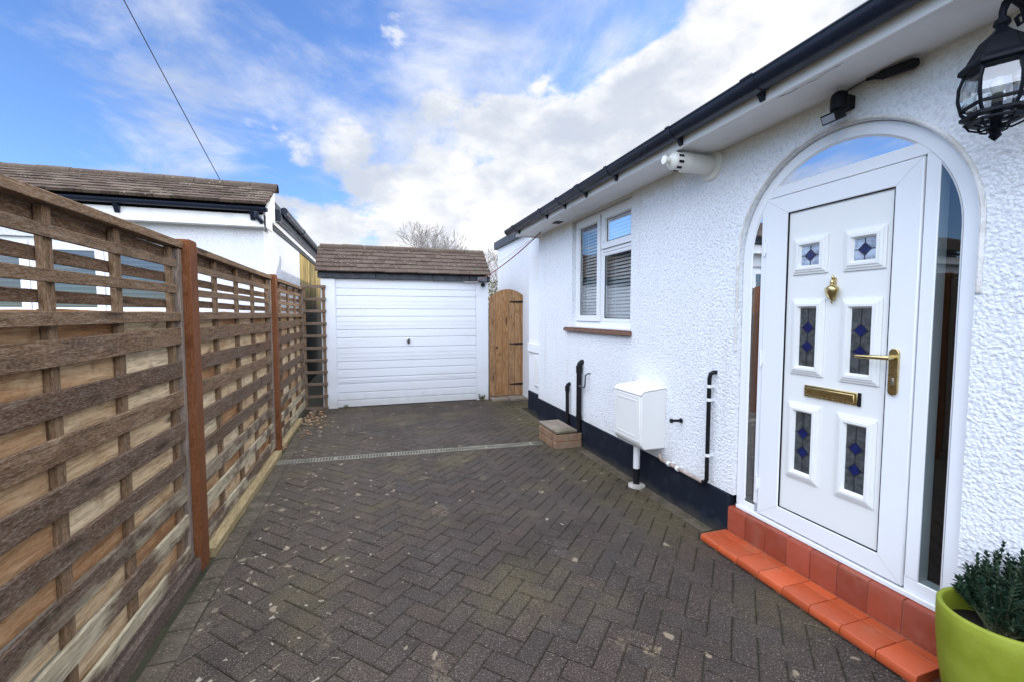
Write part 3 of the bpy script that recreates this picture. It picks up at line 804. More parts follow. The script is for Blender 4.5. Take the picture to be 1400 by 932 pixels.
# hall seen through the sidelights
# ---- tiled doorstep
T = thing('doorstep', 'glossy orange quarry tiled step below the arched front door', 'step', (2.04, 1.62, 0))
m = MB(); n = 8; ya, yb = 1.045, 2.195
w = (yb-ya)/n
for k in range(n):
    a, b = ya+k*w+.0015, ya+(k+1)*w-.0015
    m.prism([(1.940,.010),(1.935,.020),(1.935,.040),(1.940,.050),(1.950,.0535),(2.068,.0535),(2.068,.01)], lambda u, v, d: (u, d, v), a, b)
    m.box(2.071, 2.130, a, b, .012, .0535)
obj('tread', m, M['tread'], T, bevel=.002)
m = MB(); w = (2.182-1.075)/8
for k in range(8):
    a, b = 1.075+k*w+.0015, 1.075+(k+1)*w-.0015
    m.prism([(2.130,.055),(2.130,.198),(2.137,.208),(2.150,.2105),(2.20,.2105),(2.20,.055)], lambda u, v, d: (u, d, v), a, b)
obj('riser', m, M['riser'], T, bevel=.002)
m = MB(); m.box(1.955, 2.128, ya+.004, yb-.004, -.03, .048); m.box(2.1345, 2.19, 1.08, 2.178, -.03, .2)
obj('mortar_bed', m, M['grout'], T)

# ------------------------------------------------------------------ things on the front wall
# gas meter box
T = thing('gas_meter_box', 'white plastic gas meter box on the wall below the window', 'meter box', (2.05, 3.03, .38))
m = MB(); ya, yb = 2.842, 3.222; pl = .12
m.prism([(WX+.004,.385),(1.960,.385),(1.930,.425),(1.930,.802),(1.950,.830),(WX+.004,.852)], lambda u, v, d: (u, d, v), ya, yb)
MBX = obj('body', m, M['meter'], T, bevel=.008)
m = MB(); m.box(1.921, 1.9295, ya+.012, yb-.012, .440, .800)
dr = obj('door', m, M['meter'], T, bevel=.005)
m = MB(); m.ring([(ya+.045,.475),(yb-.045,.475),(yb-.045,.765),(ya+.045,.765)], [(ya+.055,.485),(yb-.055,.485),(yb-.055,.755),(ya+.055,.755)], FYZ, 1.9185, 1.9208, closed=True)
obj('door_rim', m, M['meter'], dr, bevel=.001)
m = MB(); m.box(1.928, WX, yb-.03, yb+.004, .852, .858) if False else m.prism([(WX,.854),(1.946,.832),(1.922,.806),(1.918,.812),(1.943,.842),(WX,.864)], lambda u, v, d: (u, d, v), ya-.004, yb+.004)
obj('lid', m, M['meter'], T, bevel=.003)
m = MB(); m.tube([(2.06,3.09,.39),(2.06,3.09,.155)], .027, 16); obj('supply_pipe', m, M['pipe_white'], T)
m = MB(); m.tube([(2.06,3.09,.156),(2.06,3.09,0)], .026, 16); obj('pipe_sleeve', m, M['black'], T)
m = MB(); m.lathe([(.07,.0),(.068,.014),(.045,.024),(.027,.026)], Matrix.Translation((2.065,3.09,0)), 20); obj('pipe_collar', m, concrete('pale_mortar', (.52,.49,.44)), T)
# small gas pipe
T = thing('gas_pipe', 'thin black and copper gas pipe bent up the wall beside the meter box', 'pipe', (2.11, 2.36, .29))
m = MB(); m.tube([(2.112,2.86,.335),(2.112,2.845,.31),(2.110,2.82,.302),(2.110,2.38,.292)], .0135, 12); obj('lower_run', m, M['pipe_grey'], T)
m = MB(); m.tube([(2.110,2.385,.292),(2.110,2.366,.296),(2.112,2.352,.32),(2.112,2.350,1.00),(2.114,2.343,1.032),(2.128,2.335,1.043),(WX+.01,2.330,1.044)], .014, 12); obj('riser_pipe', m, M['black'], T)
for (y, z, hz) in ((2.35,.95,0),(2.35,.487,0),(2.35,.86,0),(2.64,.297,1),(2.74,.30,1)):
    m = MB()
    if hz: m.tube([(2.110,y-.012,z),(2.110,y+.012,z)], .019, 12); m.box(2.11, WX, y-.009, y+.009, z-.01, z+.01)
    else: m.tube([(2.112,y,z-.01),(2.112,y,z+.01)], .0185, 12); m.box(2.112, WX, y-.01, y+.01, z-.009, z+.009)
    obj('clip', m, M['pipe_white'], T, bevel=.001)
m = MB(); m.tube([(WX,2.655,.648),(2.07,2.668,.648)], .010, 12); m.tube([(2.075,2.667,.648),(2.06,2.67,.648)], .016, 12); m.tube([(WX-.001,2.655,.648),(WX-.012,2.657,.648)], .017, 12)
tag(obj('pipe_stub', m, M['black'], loc=(WX, 2.655, .648)), 'short black capped pipe stub sticking out beside the meter box', 'pipe')
# two waste pipes over a brick gully box
m = MB(); m.tube([(2.108,4.262,.14),(2.108,4.262,.86),(2.112,4.258,.895),(2.13,4.254,.912),(WX+.01,4.252,.915)], .028, 16)
m.tube([(2.108,4.262,.80),(2.108,4.262,.875)], .034, 16); m.tube([(2.108,4.262,.30),(2.108,4.262,.33)], .033, 16)
tag(obj('waste_pipe', m, M['black'], loc=(2.108,4.262,.14)), 'taller thicker black waste pipe rising from the brick gully box', 'pipe')
m = MB(); m.tube([(2.11,4.555,.14),(2.11,4.565,.60),(2.115,4.566,.62),(2.13,4.566,.63),(WX+.01,4.566,.632)], .021, 14)
m.tube([(2.11,4.564,.55),(2.11,4.565,.61)], .026, 14)
tag(obj('waste_pipe', m, M['black'], loc=(2.11,4.555,.14)), 'shorter thinner black waste pipe behind the brick gully box', 'pipe')
m = MB(); m.tube([(2.108,4.285,.71),(2.10,4.24,.665),(2.10,4.20,.652),(2.10,4.12,.665),(2.10,4.105,.69),(2.105,4.108,.79),(2.12,4.095,.81),(WX,4.08,.815)], .008, 10)
tag(obj('pipe_hook', m, plain('dull_grey_metal', (.10,.11,.13), .4, metal=.5), loc=(2.108,4.2,.66)), 'thin grey bent overflow pipe hooked beside the taller waste pipe', 'pipe')
T = thing('gully_box', 'low brick box with a stone lid against the wall by the drain', 'drain box', (1.97, 4.44, 0))
m = MB()
def brickrow(m, x0, x1, y0, y1, z0, z1, n, along):
    for k in range(n):
        if along == 'x':
            a, b = x0+(x1-x0)*k/n+.002, x0+(x1-x0)*(k+1)/n-.002; m.box(a, b, y0, y1, z0, z1)
        else:
            a, b = y0+(y1-y0)*k/n+.002, y0+(y1-y0)*(k+1)/n-.002; m.box(x0, x1, a, b, z0, z1)
for r in range(2):
    z0, z1 = -.01+r*.083, .066+r*.083
    brickrow(m, 1.825, 2.13, 4.225, 4.32, z0, z1, 2 if r else 1, 'x'); brickrow(m, 1.815, 1.92, 4.325, 4.70, z0, z1, 2, 'y')
    brickrow(m, 1.925, 2.13, 4.60, 4.695, z0, z1, 1, 'x')
obj('bricks', m, M['brick'], T, bevel=.006)
m = MB(); m.box(1.835, 2.128, 4.235, 4.69, -.02, .148); obj('mortar', m, M['grout'], T)
m = MB(); m.box(1.822, 2.075, 4.225, 4.72, .160, .190); obj('lid', m, M['slab'], T, bevel=.008)
# boiler flue
T = thing('boiler_flue', 'cream tubular boiler flue poking out under the eaves', 'flue', (WX, 2.425, 2.395))
m = MB(); MF = Matrix.Translation((0,2.425,2.398)) @ Matrix.Rotation(R(90), 4, 'Y')
m.lathe([(0,1.905),(.060,1.905),(.060,2.15)], MF, 28); m.lathe([(.060,1.905),(.063,1.915),(.0635,1.955),(.060,1.957)], MF, 28); obj('flue_pipe', m, M['flue'], T)
m = MB(); m.lathe([(.058,2.128),(.092,2.132),(.100,2.140),(.100,2.150)], MF, 28); obj('wall_collar', m, M['flue'], T)
m = MB(); m.lathe([(.0605,1.904),(.059,1.850),(.050,1.835),(.028,1.825),(.020,1.822),(.020,1.795),(.026,1.793),(.026,1.778),(.0,1.776)], MF, 28)
cap = obj('terminal', m, M['flue'], T)
m = MB()
for k in range(10):
    a = 2*math.pi*k/10
    m.mbox(MF @ Matrix.Rotation(a, 4, 'Z'), .045, .0610, -.008, .008, 1.852, 1.888)
obj('slot', m, M['black'], cap)
# security floodlight
T = thing('security_light', 'small black security floodlight with sensor fixed above the arch', 'light', (2.08, 1.55, 2.36))
m = MB(); m.lathe([(0,2.452),(.018,2.450),(.031,2.440),(.036,2.42),(.036,2.370),(.028,2.362),(0,2.362)], Matrix.Translation((2.085,1.545,0)), 20); m.box(2.085, WX, 1.515, 1.575, 2.37, 2.43); obj('sensor_housing', m, M['black'], T, bevel=.003)
MS = Matrix.Translation((2.055,1.552,2.338)) @ Matrix.Rotation(R(-25), 4, 'Y')
m = MB(); m.mbox(MS, -.028, .035, -.036, .036, -.024, .020); m.tube([(2.07,1.55,2.352),(2.085,1.548,2.372)], .010, 10); hd = obj('lamp_head', m, M['black'], T, bevel=.005)
m = MB(); m.mbox(MS, -.0305, -.0285, -.029, .029, -.018, .013); obj('lens', m, plain('grey_lens', (.28,.30,.33), .15, var=.2), T)
# cable joint in the corner of wall and soffit
T = thing('cable_joint', 'long black cable joint tucked under the soffit above the arch', 'cable fitting', (2.12, 1.34, 2.47))
m = MB(); m.tube([(2.10,1.440,2.455),(2.105,1.41,2.452),(2.11,1.38,2.448),(2.115,1.27,2.438),(2.118,1.255,2.437)], [.007,.010,.019,.021,.015], 12); obj('sleeve', m, M['black'], T)
m = MB(); m.tube([(2.10,1.440,2.455),(2.12,1.50,2.460),(2.135,1.545,2.462),(2.14,1.55,2.42)], .0035, 8); obj('cable', m, M['cable'], T)

# wall lantern
T = thing('wall_lantern', 'black cast metal wall lantern with curved glass hanging beside the door arch', 'lantern', (1.93, .92, 1.98))
LX, LY = 1.935, .92
ML = Matrix.Translation((LX, LY, 0))
HEX = 6
m = MB()
m.lathe([(0,2.365),(.018,2.362),(.022,2.345),(.014,2.335),(.022,2.325),(.050,2.300),(.066,2.268),(.078,2.243),(.095,2.226),(.097,2.214),(.086,2.208),(.0,2.208)], ML, HEX); obj('roof_cap', m, M['iron'], T, bevel=.002, sm=False)
m = MB(); m.lathe([(.074,2.208),(.085,2.170),(.086,2.130),(.076,2.085),(.066,2.072)], ML, HEX); obj('glass_body', m, M['glass_lamp'], T, sm=False)
m = MB()
for k in range(HEX):
    a = 2*math.pi*k/HEX
    pr = [(.078,2.210),(.090,2.170),(.091,2.130),(.081,2.085),(.068,2.066)]
    m.tube([(LX+r*math.cos(a), LY+r*math.sin(a), z) for r, z in pr], .0055, 6)
    pr = [(.072,2.048),(.060,2.028),(.036,2.018),(.014,2.024)]
    m.tube([(LX+r*math.cos(a), LY+r*math.sin(a), z) for r, z in pr], .0035, 6)
obj('cage', m, M['iron'], T)
def hexring(r, z0, z1, w):
    m = MB(); o = [(r*math.cos(math.pi/3*k), r*math.sin(math.pi/3*k)) for k in range(6)]
    m.ring(o, [(x*(1-w), y*(1-w)) for x, y in o], lambda u, v, d: (LX+u, LY+v, d), z0, z1, closed=True); return m
m = hexring(.088, 2.094, 2.102, .16); m2 = hexring(.086, 2.060, 2.070, .3); m3 = hexring(.076, 2.044, 2.050, .3)
for q in (m2, m3):
    k = len(m.v); m.v += q.v; m.f += [tuple(i+k for i in f) for f in q.f]
obj('ring', m, M['iron'], T)
m = MB(); m.lathe([(0,2.06),(.018,2.058),(.013,2.040),(.016,2.026),(.022,2.016),(.012,2.006),(.016,1.998),(.008,1.988),(0,1.980)], ML, 14); obj('finial', m, M['iron'], T)
m = MB(); m.lathe([(0,2.135),(.013,2.13),(.013,2.08),(.016,2.07),(0,2.068)], ML, 12); obj('lamp_holder', m, M['iron'], T)
m = MB(); m.lathe([(0,2.185),(.012,2.18),(.020,2.162),(.016,2.145),(.011,2.132),(0,2.13)], ML, 14); obj('bulb', m, plain('white_bulb', (.7,.7,.66), .2, var=.03), T)
m = MB()
m.tube([(LX,LY,2.355),(LX,LY,2.385),(LX+.006,LY-.004,2.41),(LX+.03,LY-.01,2.425),(LX+.08,LY-.02,2.40),(LX+.13,LY-.03,2.34),(WX-.03,LY-.05,2.30),(WX-.005,LY-.05,2.30)], [.009,.010,.012,.012,.011,.011,.012,.012], 10)
m.tube([(LX+.06,LY-.015,2.405),(LX+.075,LY-.02,2.36),(LX+.055,LY-.015,2.345),(LX+.045,LY-.012,2.365),(LX+.055,LY-.014,2.375)], .006, 8)
m.tube([(LX+.10,LY-.022,2.385),(LX+.13,LY-.03,2.425),(LX+.16,LY-.036,2.41),(LX+.155,LY-.034,2.385),(LX+.14,LY-.03,2.39)], .006, 8)
m.tube([(LX+.045,LY-.012,2.42),(LX+.055,LY-.014,2.445),(LX+.075,LY-.018,2.45),(LX+.08,LY-.02,2.432)], .006, 8)
obj('bracket', m, M['iron'], T)
m = MB(); m.lathe([(0,0),(.05,0),(.05,.008),(.035,.016),(0,.02)], Matrix.Translation((WX,LY-.05,2.30)) @ Matrix.Rotation(R(-90),4,'Y'), 20); obj('wall_plate', m, M['iron'], T)

# ------------------------------------------------------------------ planter with shrub
PXc, PYc, PR = 1.985, .852, .156
T = thing('planter', 'lime green pot holding a dark leafy shrub beside the doorstep', 'planter', (PXc, PYc, 0))
m = MB(); m.lathe([(0,.0),(.095,.0),(.108,.012),(.128,.10),(.144,.20),(.153,.30),(PR,.38),(PR,.414),(PR-.004,.420),(PR-.014,.420),(PR-.019,.414),(PR-.022,.34),(PR-.03,.30)], Matrix.Translation((PXc,PYc,0)), 64); obj('pot', m, M['lime'], T, ang=60)
m = MB(); m.lathe([(0,.355),(.06,.36),(PR-.02,.345)], Matrix.Translation((PXc,PYc,0)), 24)
obj('soil', m, concrete('dark_compost', (.014,.011,.008)), T)
rnd.seed(21)
fm = MB(); sm_ = MB()
def leaf(m, p, d, up, L, W):
    d = d.normalized(); s = d.cross(up).normalized(); nrm = s.cross(d)
    a = p; b = p+d*L*.5+s*W*.5+nrm*W*.12; c = p+d*L+nrm*L*-.08; e = p+d*L*.5-s*W*.5+nrm*W*.12; mid = p+d*L*.5-nrm*W*.05
    k = len(m.v); m.v += [tuple(q) for q in (a, b, c, e, mid)]; m.f += [(k,k+1,k+4),(k+1,k+2,k+4),(k+2,k+3,k+4),(k+3,k,k+4)]
for s in range(120):
    a = rnd.uniform(0, 2*math.pi); rr_ = math.sqrt(rnd.random())
    base = Vector((PXc+rnd.uniform(-.03,.03), PYc+rnd.uniform(-.03,.03), .35))
    tip = Vector((PXc+.055+rr_*.135*math.cos(a), PYc-.015+rr_*.145*math.sin(a), .635-.17*rr_**2+rnd.uniform(-.07,.02)))
    if rr_ < .3 and rnd.random() < .5: continue
    mid = base.lerp(tip, .55) + Vector((.04*math.cos(a)*rr_, .04*math.sin(a)*rr_, .03))
    P = lambda f: base.lerp(mid, f).lerp(mid.lerp(tip, f), f)
    sm_.tube([P(f) for f in (0,.35,.7,1)], [.003,.0025,.002,.0012], 5)
    nl = 15
    for k in range(nl):
        f = .36+.64*k/nl; q = P(f); d = (P(min(1,f+.03))-P(f-.03)).normalized()
        side = d.cross(Vector((math.cos(k*1.57+s), math.sin(k*1.57+s), .3))).normalized()
        for sg in (1, -1):
            dd = (side*sg*.8 + d*rnd.uniform(.5,.9) + Vector((0,0,.15)))
            leaf(fm, q, dd, d, rnd.uniform(.019,.029), rnd.uniform(.009,.013))
    for k in range(4): leaf(fm, tip, (tip-mid).normalized()+Vector((rnd.uniform(-.6,.6),rnd.uniform(-.6,.6),.3)), Vector((.3,.2,1)), .018, .008)
obj('foliage', fm, M['leaf'], T, sm=False); obj('stems', sm_, plain('green_stem', (.05,.06,.025), .7), T)

# ------------------------------------------------------------------ garage
GY = 7.13
G = thing('garage', 'small detached garage with white door and a short brown tiled front roof', 'garage', (.56, 8.5, 0))
m = MB()
m.box(-.725,-.675,GY+.10,12.0,0,2.2); m.box(1.785,1.835,GY+.10,12.0,0,2.2); m.box(-.725,1.835,11.95,12.0,0,2.2); m.box(-.78,1.88,GY+.45,12.05,2.22,2.33)
obj('wall', m, M['render_n'], G)
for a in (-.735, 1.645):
    m = MB(); m.box(a,a+.197,GY,GY+.10,-.02,1.955); obj('door_post', m, M['garage_paint'], G, bevel=.004)
# up-and-over door with pressed ribs
m = MB(); x0, x1 = -.525, 1.632
gz = [1.812,1.700,1.500,1.384,1.182,1.060,.912,.704,.582,.452,.360,.224,.107]
prof = [(1.942,.03)]
z = 1.942
for g in gz:
    prof += [(g+.010,.030),(g+.005,.044),(g-.002,.044),(g-.010,.030)]
    # shallow pressed step half way
prof += [(.004,.030)]
k = len(m.v)
for (z, d) in prof: m.v += [(x0, GY+d, z), (x1, GY+d, z)]
for i in range(len(prof)-1): m.f.append((k+2*i, k+2*i+1, k+2*i+3, k+2*i+2))
for (za, zb) in ((1.690,1.510),(1.374,1.192),(.902,.714),(.44,.37)):
    for s in (1/3, 2/3):
        zz = za+(zb-za)*s; m.box(x0+.01, x1-.01, GY+.026, GY+.0295, zz-.003, zz+.003)
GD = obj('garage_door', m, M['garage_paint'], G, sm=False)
m = MB(); m.lathe([(0,-.0),(.028,0),(.028,.006),(.020,.010),(0,.012)], Matrix.Translation((.538,GY+.028,1.005)) @ Matrix.Scale(1.7,4,(0,0,1)) @ Matrix.Rotation(R(90),4,'X'), 20); obj('handle_plate', m, M['chrome'], GD)
m = MB(); m.tube([(.538,GY+.02,1.02),(.538,GY-.02,1.02)], .010, 10); m.tube([(.538,GY-.016,1.045),(.538,GY-.02,.965)], [.012,.008], 10); obj('handle', m, M['black'], GD)
m = MB(); m.box(-.537,1.645,GY+.015,GY+.09,1.9425,1.957); m.box(-.5375,-.5265,GY+.02,GY+.09,0,1.942); m.box(1.6335,1.6445,GY+.02,GY+.09,0,1.942); obj('door_frame', m, M['garage_paint'], G)
m = MB(); m.box(-.60,1.70,GY+.09,GY+.12,0,2.0); obj('backing', m, M['dark'], G)
m = MB()
for (a, b) in ((-.77,.05),(.053,.92),(.923,1.52),(1.523,1.862)):
    m.box(a, b, GY-.035+rnd.uniform(-.004,.004), GY+.05, 1.958+rnd.uniform(-.004,.004), 2.045)
obj('fascia', m, M['felt'], G, bevel=.004)
def tiled_slope(name, x0, x1, y0, z0, y1, z1, n, tw, mat, parent, thick=.036, bat=True):
    m = MB(); L = math.hypot(y1-y0, z1-z0); a = math.atan2(z1-z0, y1-y0); g = L/n
    for r in range(n):
        off = (r % 2)*tw/2
        x = x0-off
        while x < x1-.005:
            xa, xb = max(x, x0)+.001, min(x+tw, x1)-.001
            if xb-xa > .012:
                M4 = Matrix.Translation(((xa+xb)/2, y0, z0)) @ Matrix.Rotation(a, 4, 'X') @ Matrix.Translation((0, r*g+rnd.uniform(-.004,.004), .012+rnd.uniform(-.002,.003))) @ Matrix.Rotation(R(-6.0+rnd.uniform(-.7,.7)), 4, 'X') @ Matrix.Rotation(rnd.uniform(-.01,.01), 4, 'Y') @ Matrix.Rotation(rnd.uniform(-.008,.008), 4, 'Z')
                w = (xb-xa)/2
                m.mbox(M4, -w, w, 0, g*1.32, 0, thick)
            x += tw
    return obj(name, m, mat, parent, bevel=.002, sm=False)
def ridge_tiles(x0, x1, y, z, r, n, parent, mat):
    m = MB(); w = (x1-x0)/n
    for k in range(n):
        M4 = Matrix.Translation((x0+k*w, y, z+rnd.uniform(-.006,.006))) @ Matrix.Rotation(R(90), 4, 'Y') @ Matrix.Rotation(rnd.uniform(-.02,.02), 4, 'X')
        m.lathe([(r*.82,.003),(r,.003),(r*rnd.uniform(.98,1.01),w*.997),(r*.82,w*.997)], M4, 12, R(75), R(285))
    return obj('ridge', m, mat, parent, ang=50)
rf = tiled_slope('roof', -.80, 1.868, GY-.10, 2.045, GY+.42, 2.46, 6, .165, M['tile_g'], G, .020)
ridge_tiles(-.775, 1.855, GY+.44, 2.462, .072, 8, G, M['ridge'])
m = MB(); m.prism([(GY-.05,2.046),(GY+.44,2.046),(GY+.44,2.45)], lambda u, v, d: (d, u, v), -.765, 1.835); obj('gable', m, M['felt'], G)
# lamp box under the garage eave
T = thing('garage_lamp', 'small black lamp hanging from the right end of the garage fascia', 'light', (1.72, 7.05, 1.93))
m = MB(); m.box(1.64, 1.80, 7.045, 7.09, 1.955, 2.03); obj('junction_box', m, plain('grey_box', (.09,.10,.12), .5), T, bevel=.004)
m = MB(); m.lathe([(0,1.955),(.015,1.955),(.018,1.93),(.034,1.92),(.036,1.885),(.024,1.868),(0,1.866)], Matrix.Translation((1.735,7.06,0)), 16); obj('lamp_head', m, M['black'], T)
m = MB(); m.tube([(1.66,7.06,1.95),(1.56,7.08,1.945),(1.42,7.095,1.948)], .006, 6); obj('cable', m, M['cable_pale'], T)
# weeds at the garage foot
def weed(x, y, h, n, lab):
    m = MB()
    for k in range(n):
        a = rnd.uniform(0, 6.3); l = h*rnd.uniform(.5,1); b = Vector((x+rnd.uniform(-.03,.03), y+rnd.uniform(-.015,.015), 0))
        d = Vector((math.cos(a)*.6, math.sin(a)*.4-.1, 1)).normalized()
        leaf(m, b, d, Vector((math.sin(a),-math.cos(a),.2)), l, l*.2)
        for q in range(2): leaf(m, b+d*l*.5*(q+.5), d+Vector((rnd.uniform(-1,1),rnd.uniform(-1,1),.2)), Vector((.1,.2,1)), l*.4, l*.16)
    tag(obj('weed', m, M['weed'], loc=(x,y,0), sm=False), lab, 'weed', 'weeds at the garage foot')
weed(1.72, 7.09, .11, 16, 'green weed tuft at the foot of the garage front, on the gate side')
weed(-.42, 7.09, .06, 22, 'low weed tuft at the foot of the garage front, on the trellis side')
# ------------------------------------------------------------------ side gate
T = thing('side_gate', 'arched wooden board gate with black strap hinges between garage and bungalow', 'gate', (2.19, 7.15, 0))
def ztop(x): 
    f = (x-2.19)/.34; return 1.845-.155*f*f
m = MB(); n = 6; w = (2.53-1.862)/n
for k in range(n):
    a, b = 1.862+k*w+.0015, 1.862+(k+1)*w-.0015
    q = [(a,.045),(b,.045)] + [(b+(a-b)*i/6, ztop(b+(a-b)*i/6)) for i in range(7)]
    yo = rnd.uniform(-.003,.003)
    m.prism(q, lambda u, v, d: (u, d, v), 7.14+yo, 7.165+yo)
obj('boards', m, M['gate'], T, bevel=.003)
m = MB(); m.box(2.535, 2.60, 7.13, 7.20, -.02, 1.86); obj('gate_post', m, M['gate'], T, bevel=.005)
for z in (.2, .88, 1.5):
    m = MB(); m.box(1.87,2.53,7.167,7.19,z,z+.1); obj('ledge', m, M['gate'], T)
for z in (1.632, .925, .236):
    m = MB(); m.prism([(2.215,z-.008),(2.50,z-.020),(2.50,z+.020),(2.215,z+.008)], lambda u, v, d: (u, d, v), 7.131, 7.1365); m.box(2.50,2.575,7.12,7.129,z-.05,z+.05); m.tube([(2.505,7.123,z-.045),(2.505,7.123,z+.045)], .010, 8); obj('hinge', m, M['black'], T)
m = MB(); m.tube([(1.988,7.13,.868),(1.988,7.145,.868)], .016, 12); obj('knob', m, M['black'], T)
T = thing('gate_step', 'worn stone slabs of the low step below the side gate', 'step', (2.22, 7.0, 0))
m = MB(); m.box(1.86,2.15,6.90,7.22,-.03,.030); m.box(2.157,2.62,6.88,7.22,-.03,.034); obj('slabs', m, M['slab'], T, bevel=.008)

# ------------------------------------------------------------------ neighbour's building
NY = 6.40
NB = thing('neighbour_house', 'low white neighbouring house behind the fence with a brown tiled roof edge', 'house', (-3.5, 8.5, 0))
m = MB()
wx0, wx1, wz0, wz1 = -4.60, -2.26, 1.36, 2.30
m.box(-9,wx0,NY,NY+.2,0,2.66); m.box(wx1,-1.318,NY,NY+.2,0,2.66); m.box(wx0,wx1,NY,NY+.2,0,wz0); m.box(wx0,wx1,NY,NY+.2,wz1,2.66)
m.box(-1.52,-1.318,NY+.2,9.30,0,2.70)
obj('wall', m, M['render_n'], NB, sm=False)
m = MB(); m.box(-1.55,-1.322,9.30,13.2,0,2.72); obj('stained_wall', m, M['render_green'], NB, sm=False)
m = MB(); m.box(-9,-1.6,NY+.5,13.2,.1,2.6); obj('interior', m, M['dark'], NB, sm=False)
m = MB(); m.box(-9,-1.26,NY-.13,NY-.105,2.515,2.665); m.box(-9,-1.27,NY-.105,NY,2.515,2.535)
m.box(-1.285,-1.26,NY-.13,NY+.25,2.515,2.70)
m.prism([(NY-.13,2.66),(NY+.45,2.66),(NY+.45,3.10)], lambda u, v, d: (d, u, v), -1.30, -1.262)
obj('fascia', m, M['paint'], NB, bevel=.004)
m = MB()
pr = [(.048*math.cos(a), .048*math.sin(a)) for a in [math.pi+math.pi*i/12 for i in range(13)]]
m.ring([(NY-.19+c, 2.735+s) for c, s in pr], [(NY-.19+c*.93, 2.735+s*.93) for c, s in pr], lambda u, v, d: (d, u, v), -9, -1.235)
m.prism([(NY-.19+c, 2.735+s) for c, s in pr], lambda u, v, d: (d, u, v), -1.236, -1.228)
ng = obj('gutter', m, M['gutter'], NB)
for x in (-2.78, -1.40, -4.2):
    m = MB(); m.prism([(NY-.20,2.69),(NY-.13,2.70),(NY-.131,2.59),(NY-.145,2.59)], lambda u, v, d: (d, u, v), x-.025, x+.025); obj('bracket', m, M['gutter'], ng)
m = MB(); m.tube([(-1.35,NY-.19,2.69),(-1.35,NY-.19,2.63),(-1.30,NY-.13,2.57)], .03, 10); obj('outlet', m, M['gutter'], ng)
tiled_slope('roof', -9, -1.235, NY-.20, 2.765, NY+.48, 3.13, 7, .165, M['tile_n'], NB)
ridge_tiles(-9, -1.225, NY+.50, 3.135, .085, 24, NB, M['ridge'])
m = MB(); m.box(-9,-1.30,NY+.50,13.2,2.60,3.02); obj('roof_deck', m, M['felt'], NB, sm=False)
m = MB(); m.box(-1.30,-1.215,7.02,12.2,2.74,2.90); m.box(-1.32,-1.20,6.90,7.01,2.72,2.88)
edge = obj('flat_roof_edge', m, M['gutter'], NB, bevel=.01)
m = MB(); m.tube([(-1.17,6.98,2.875),(-1.17,12.2,2.89)], .05, 12); m.tube([(-1.17,8.6,2.877),(-1.17,8.75,2.877)], .057, 12); obj('side_gutter', m, M['gutter'], NB)
m = MB(); m.box(-1.317,-1.285,6.68,12.2,2.665,2.735); obj('side_fascia', m, M['paint'], NB)
# window of three lights
m = MB(); d0, d1 = NY+.05, NY+.11
def fr(m, x0, x1, z0, z1, w, a=d0, b=d1):
    m.box(x0,x1,a,b,z0,z0+w); m.box(x0,x1,a,b,z1-w,z1); m.box(x0,x0+w,a,b,z0+w,z1-w); m.box(x1-w,x1,a,b,z0+w,z1-w)
fr(m, wx0+.002, wx1-.002, wz0+.002, wz1-.002, .05)
NW = obj('window', m, M['upvc'], NB, bevel=.005)
for (a, b) in ((wx0+.055,-3.70),(-3.70,-3.01),(-3.01,wx1-.055)):
    m = MB(); fr(m, a+.004, b-.004, wz0+.055, wz1-.055, .085, d0-.02, d1-.01); obj('casement', m, M['upvc'], NW, bevel=.006)
    m = MB(); m.quad((a+.08,d0+.01,wz0+.13),(b-.08,d0+.01,wz0+.13),(b-.08,d0+.01,wz1-.13),(a+.08,d0+.01,wz1-.13)); obj('pane', m, M['glass_n'], NW, sm=False)
    m = MB(); z = wz0+.16
    while z < wz1-.12:
        m.quad((a+.07,d1+.03,z),(b-.07,d1+.03,z),(b-.07,d1+.06,z+.022),(a+.07,d1+.06,z+.022)); z += .055
    obj('blind', m, M['blind_n'], NW, sm=False)
m = MB(); m.box(wx0-.03, wx1+.03, NY-.06, NY+.06, wz0-.05, wz0); obj('sill', m, M['upvc'], NW, bevel=.005)

# ------------------------------------------------------------------ cables
def sag(a, b, s, n=14):
    a, b = Vector(a), Vector(b)
    return [a.lerp(b, i/n) - Vector((0,0,s*4*(i/n)*(1-i/n))) for i in range(n+1)]
m = MB(); m.tube(sag((-2.0,7.42,3.22), (-2.9,1.2,7.6), .10, 20), .0055, 6)
tag(obj('telephone_line', m, M['cable'], loc=(-2.0,7.42,3.22)), 'thin dark telephone line rising from the neighbouring roof into the sky', 'cable')
m = MB(); m.tube(sag((2.06,5.30,2.462), (1.66,7.04,1.97), .05), .0075, 8)
tag(obj('power_cable', m, M['cable_red'], loc=(2.06,5.3,2.46)), 'thicker red brown cable slung from the bungalow soffit to the garage', 'cable')
m = MB(); m.tube(sag((2.10,5.68,2.455), (1.78,7.02,2.14), .015), .0035, 6)
tag(obj('thin_wire', m, M['cable_pale'], loc=(2.1,5.68,2.45)), 'thinner pale wire running just above the red brown cable to the garage', 'cable')

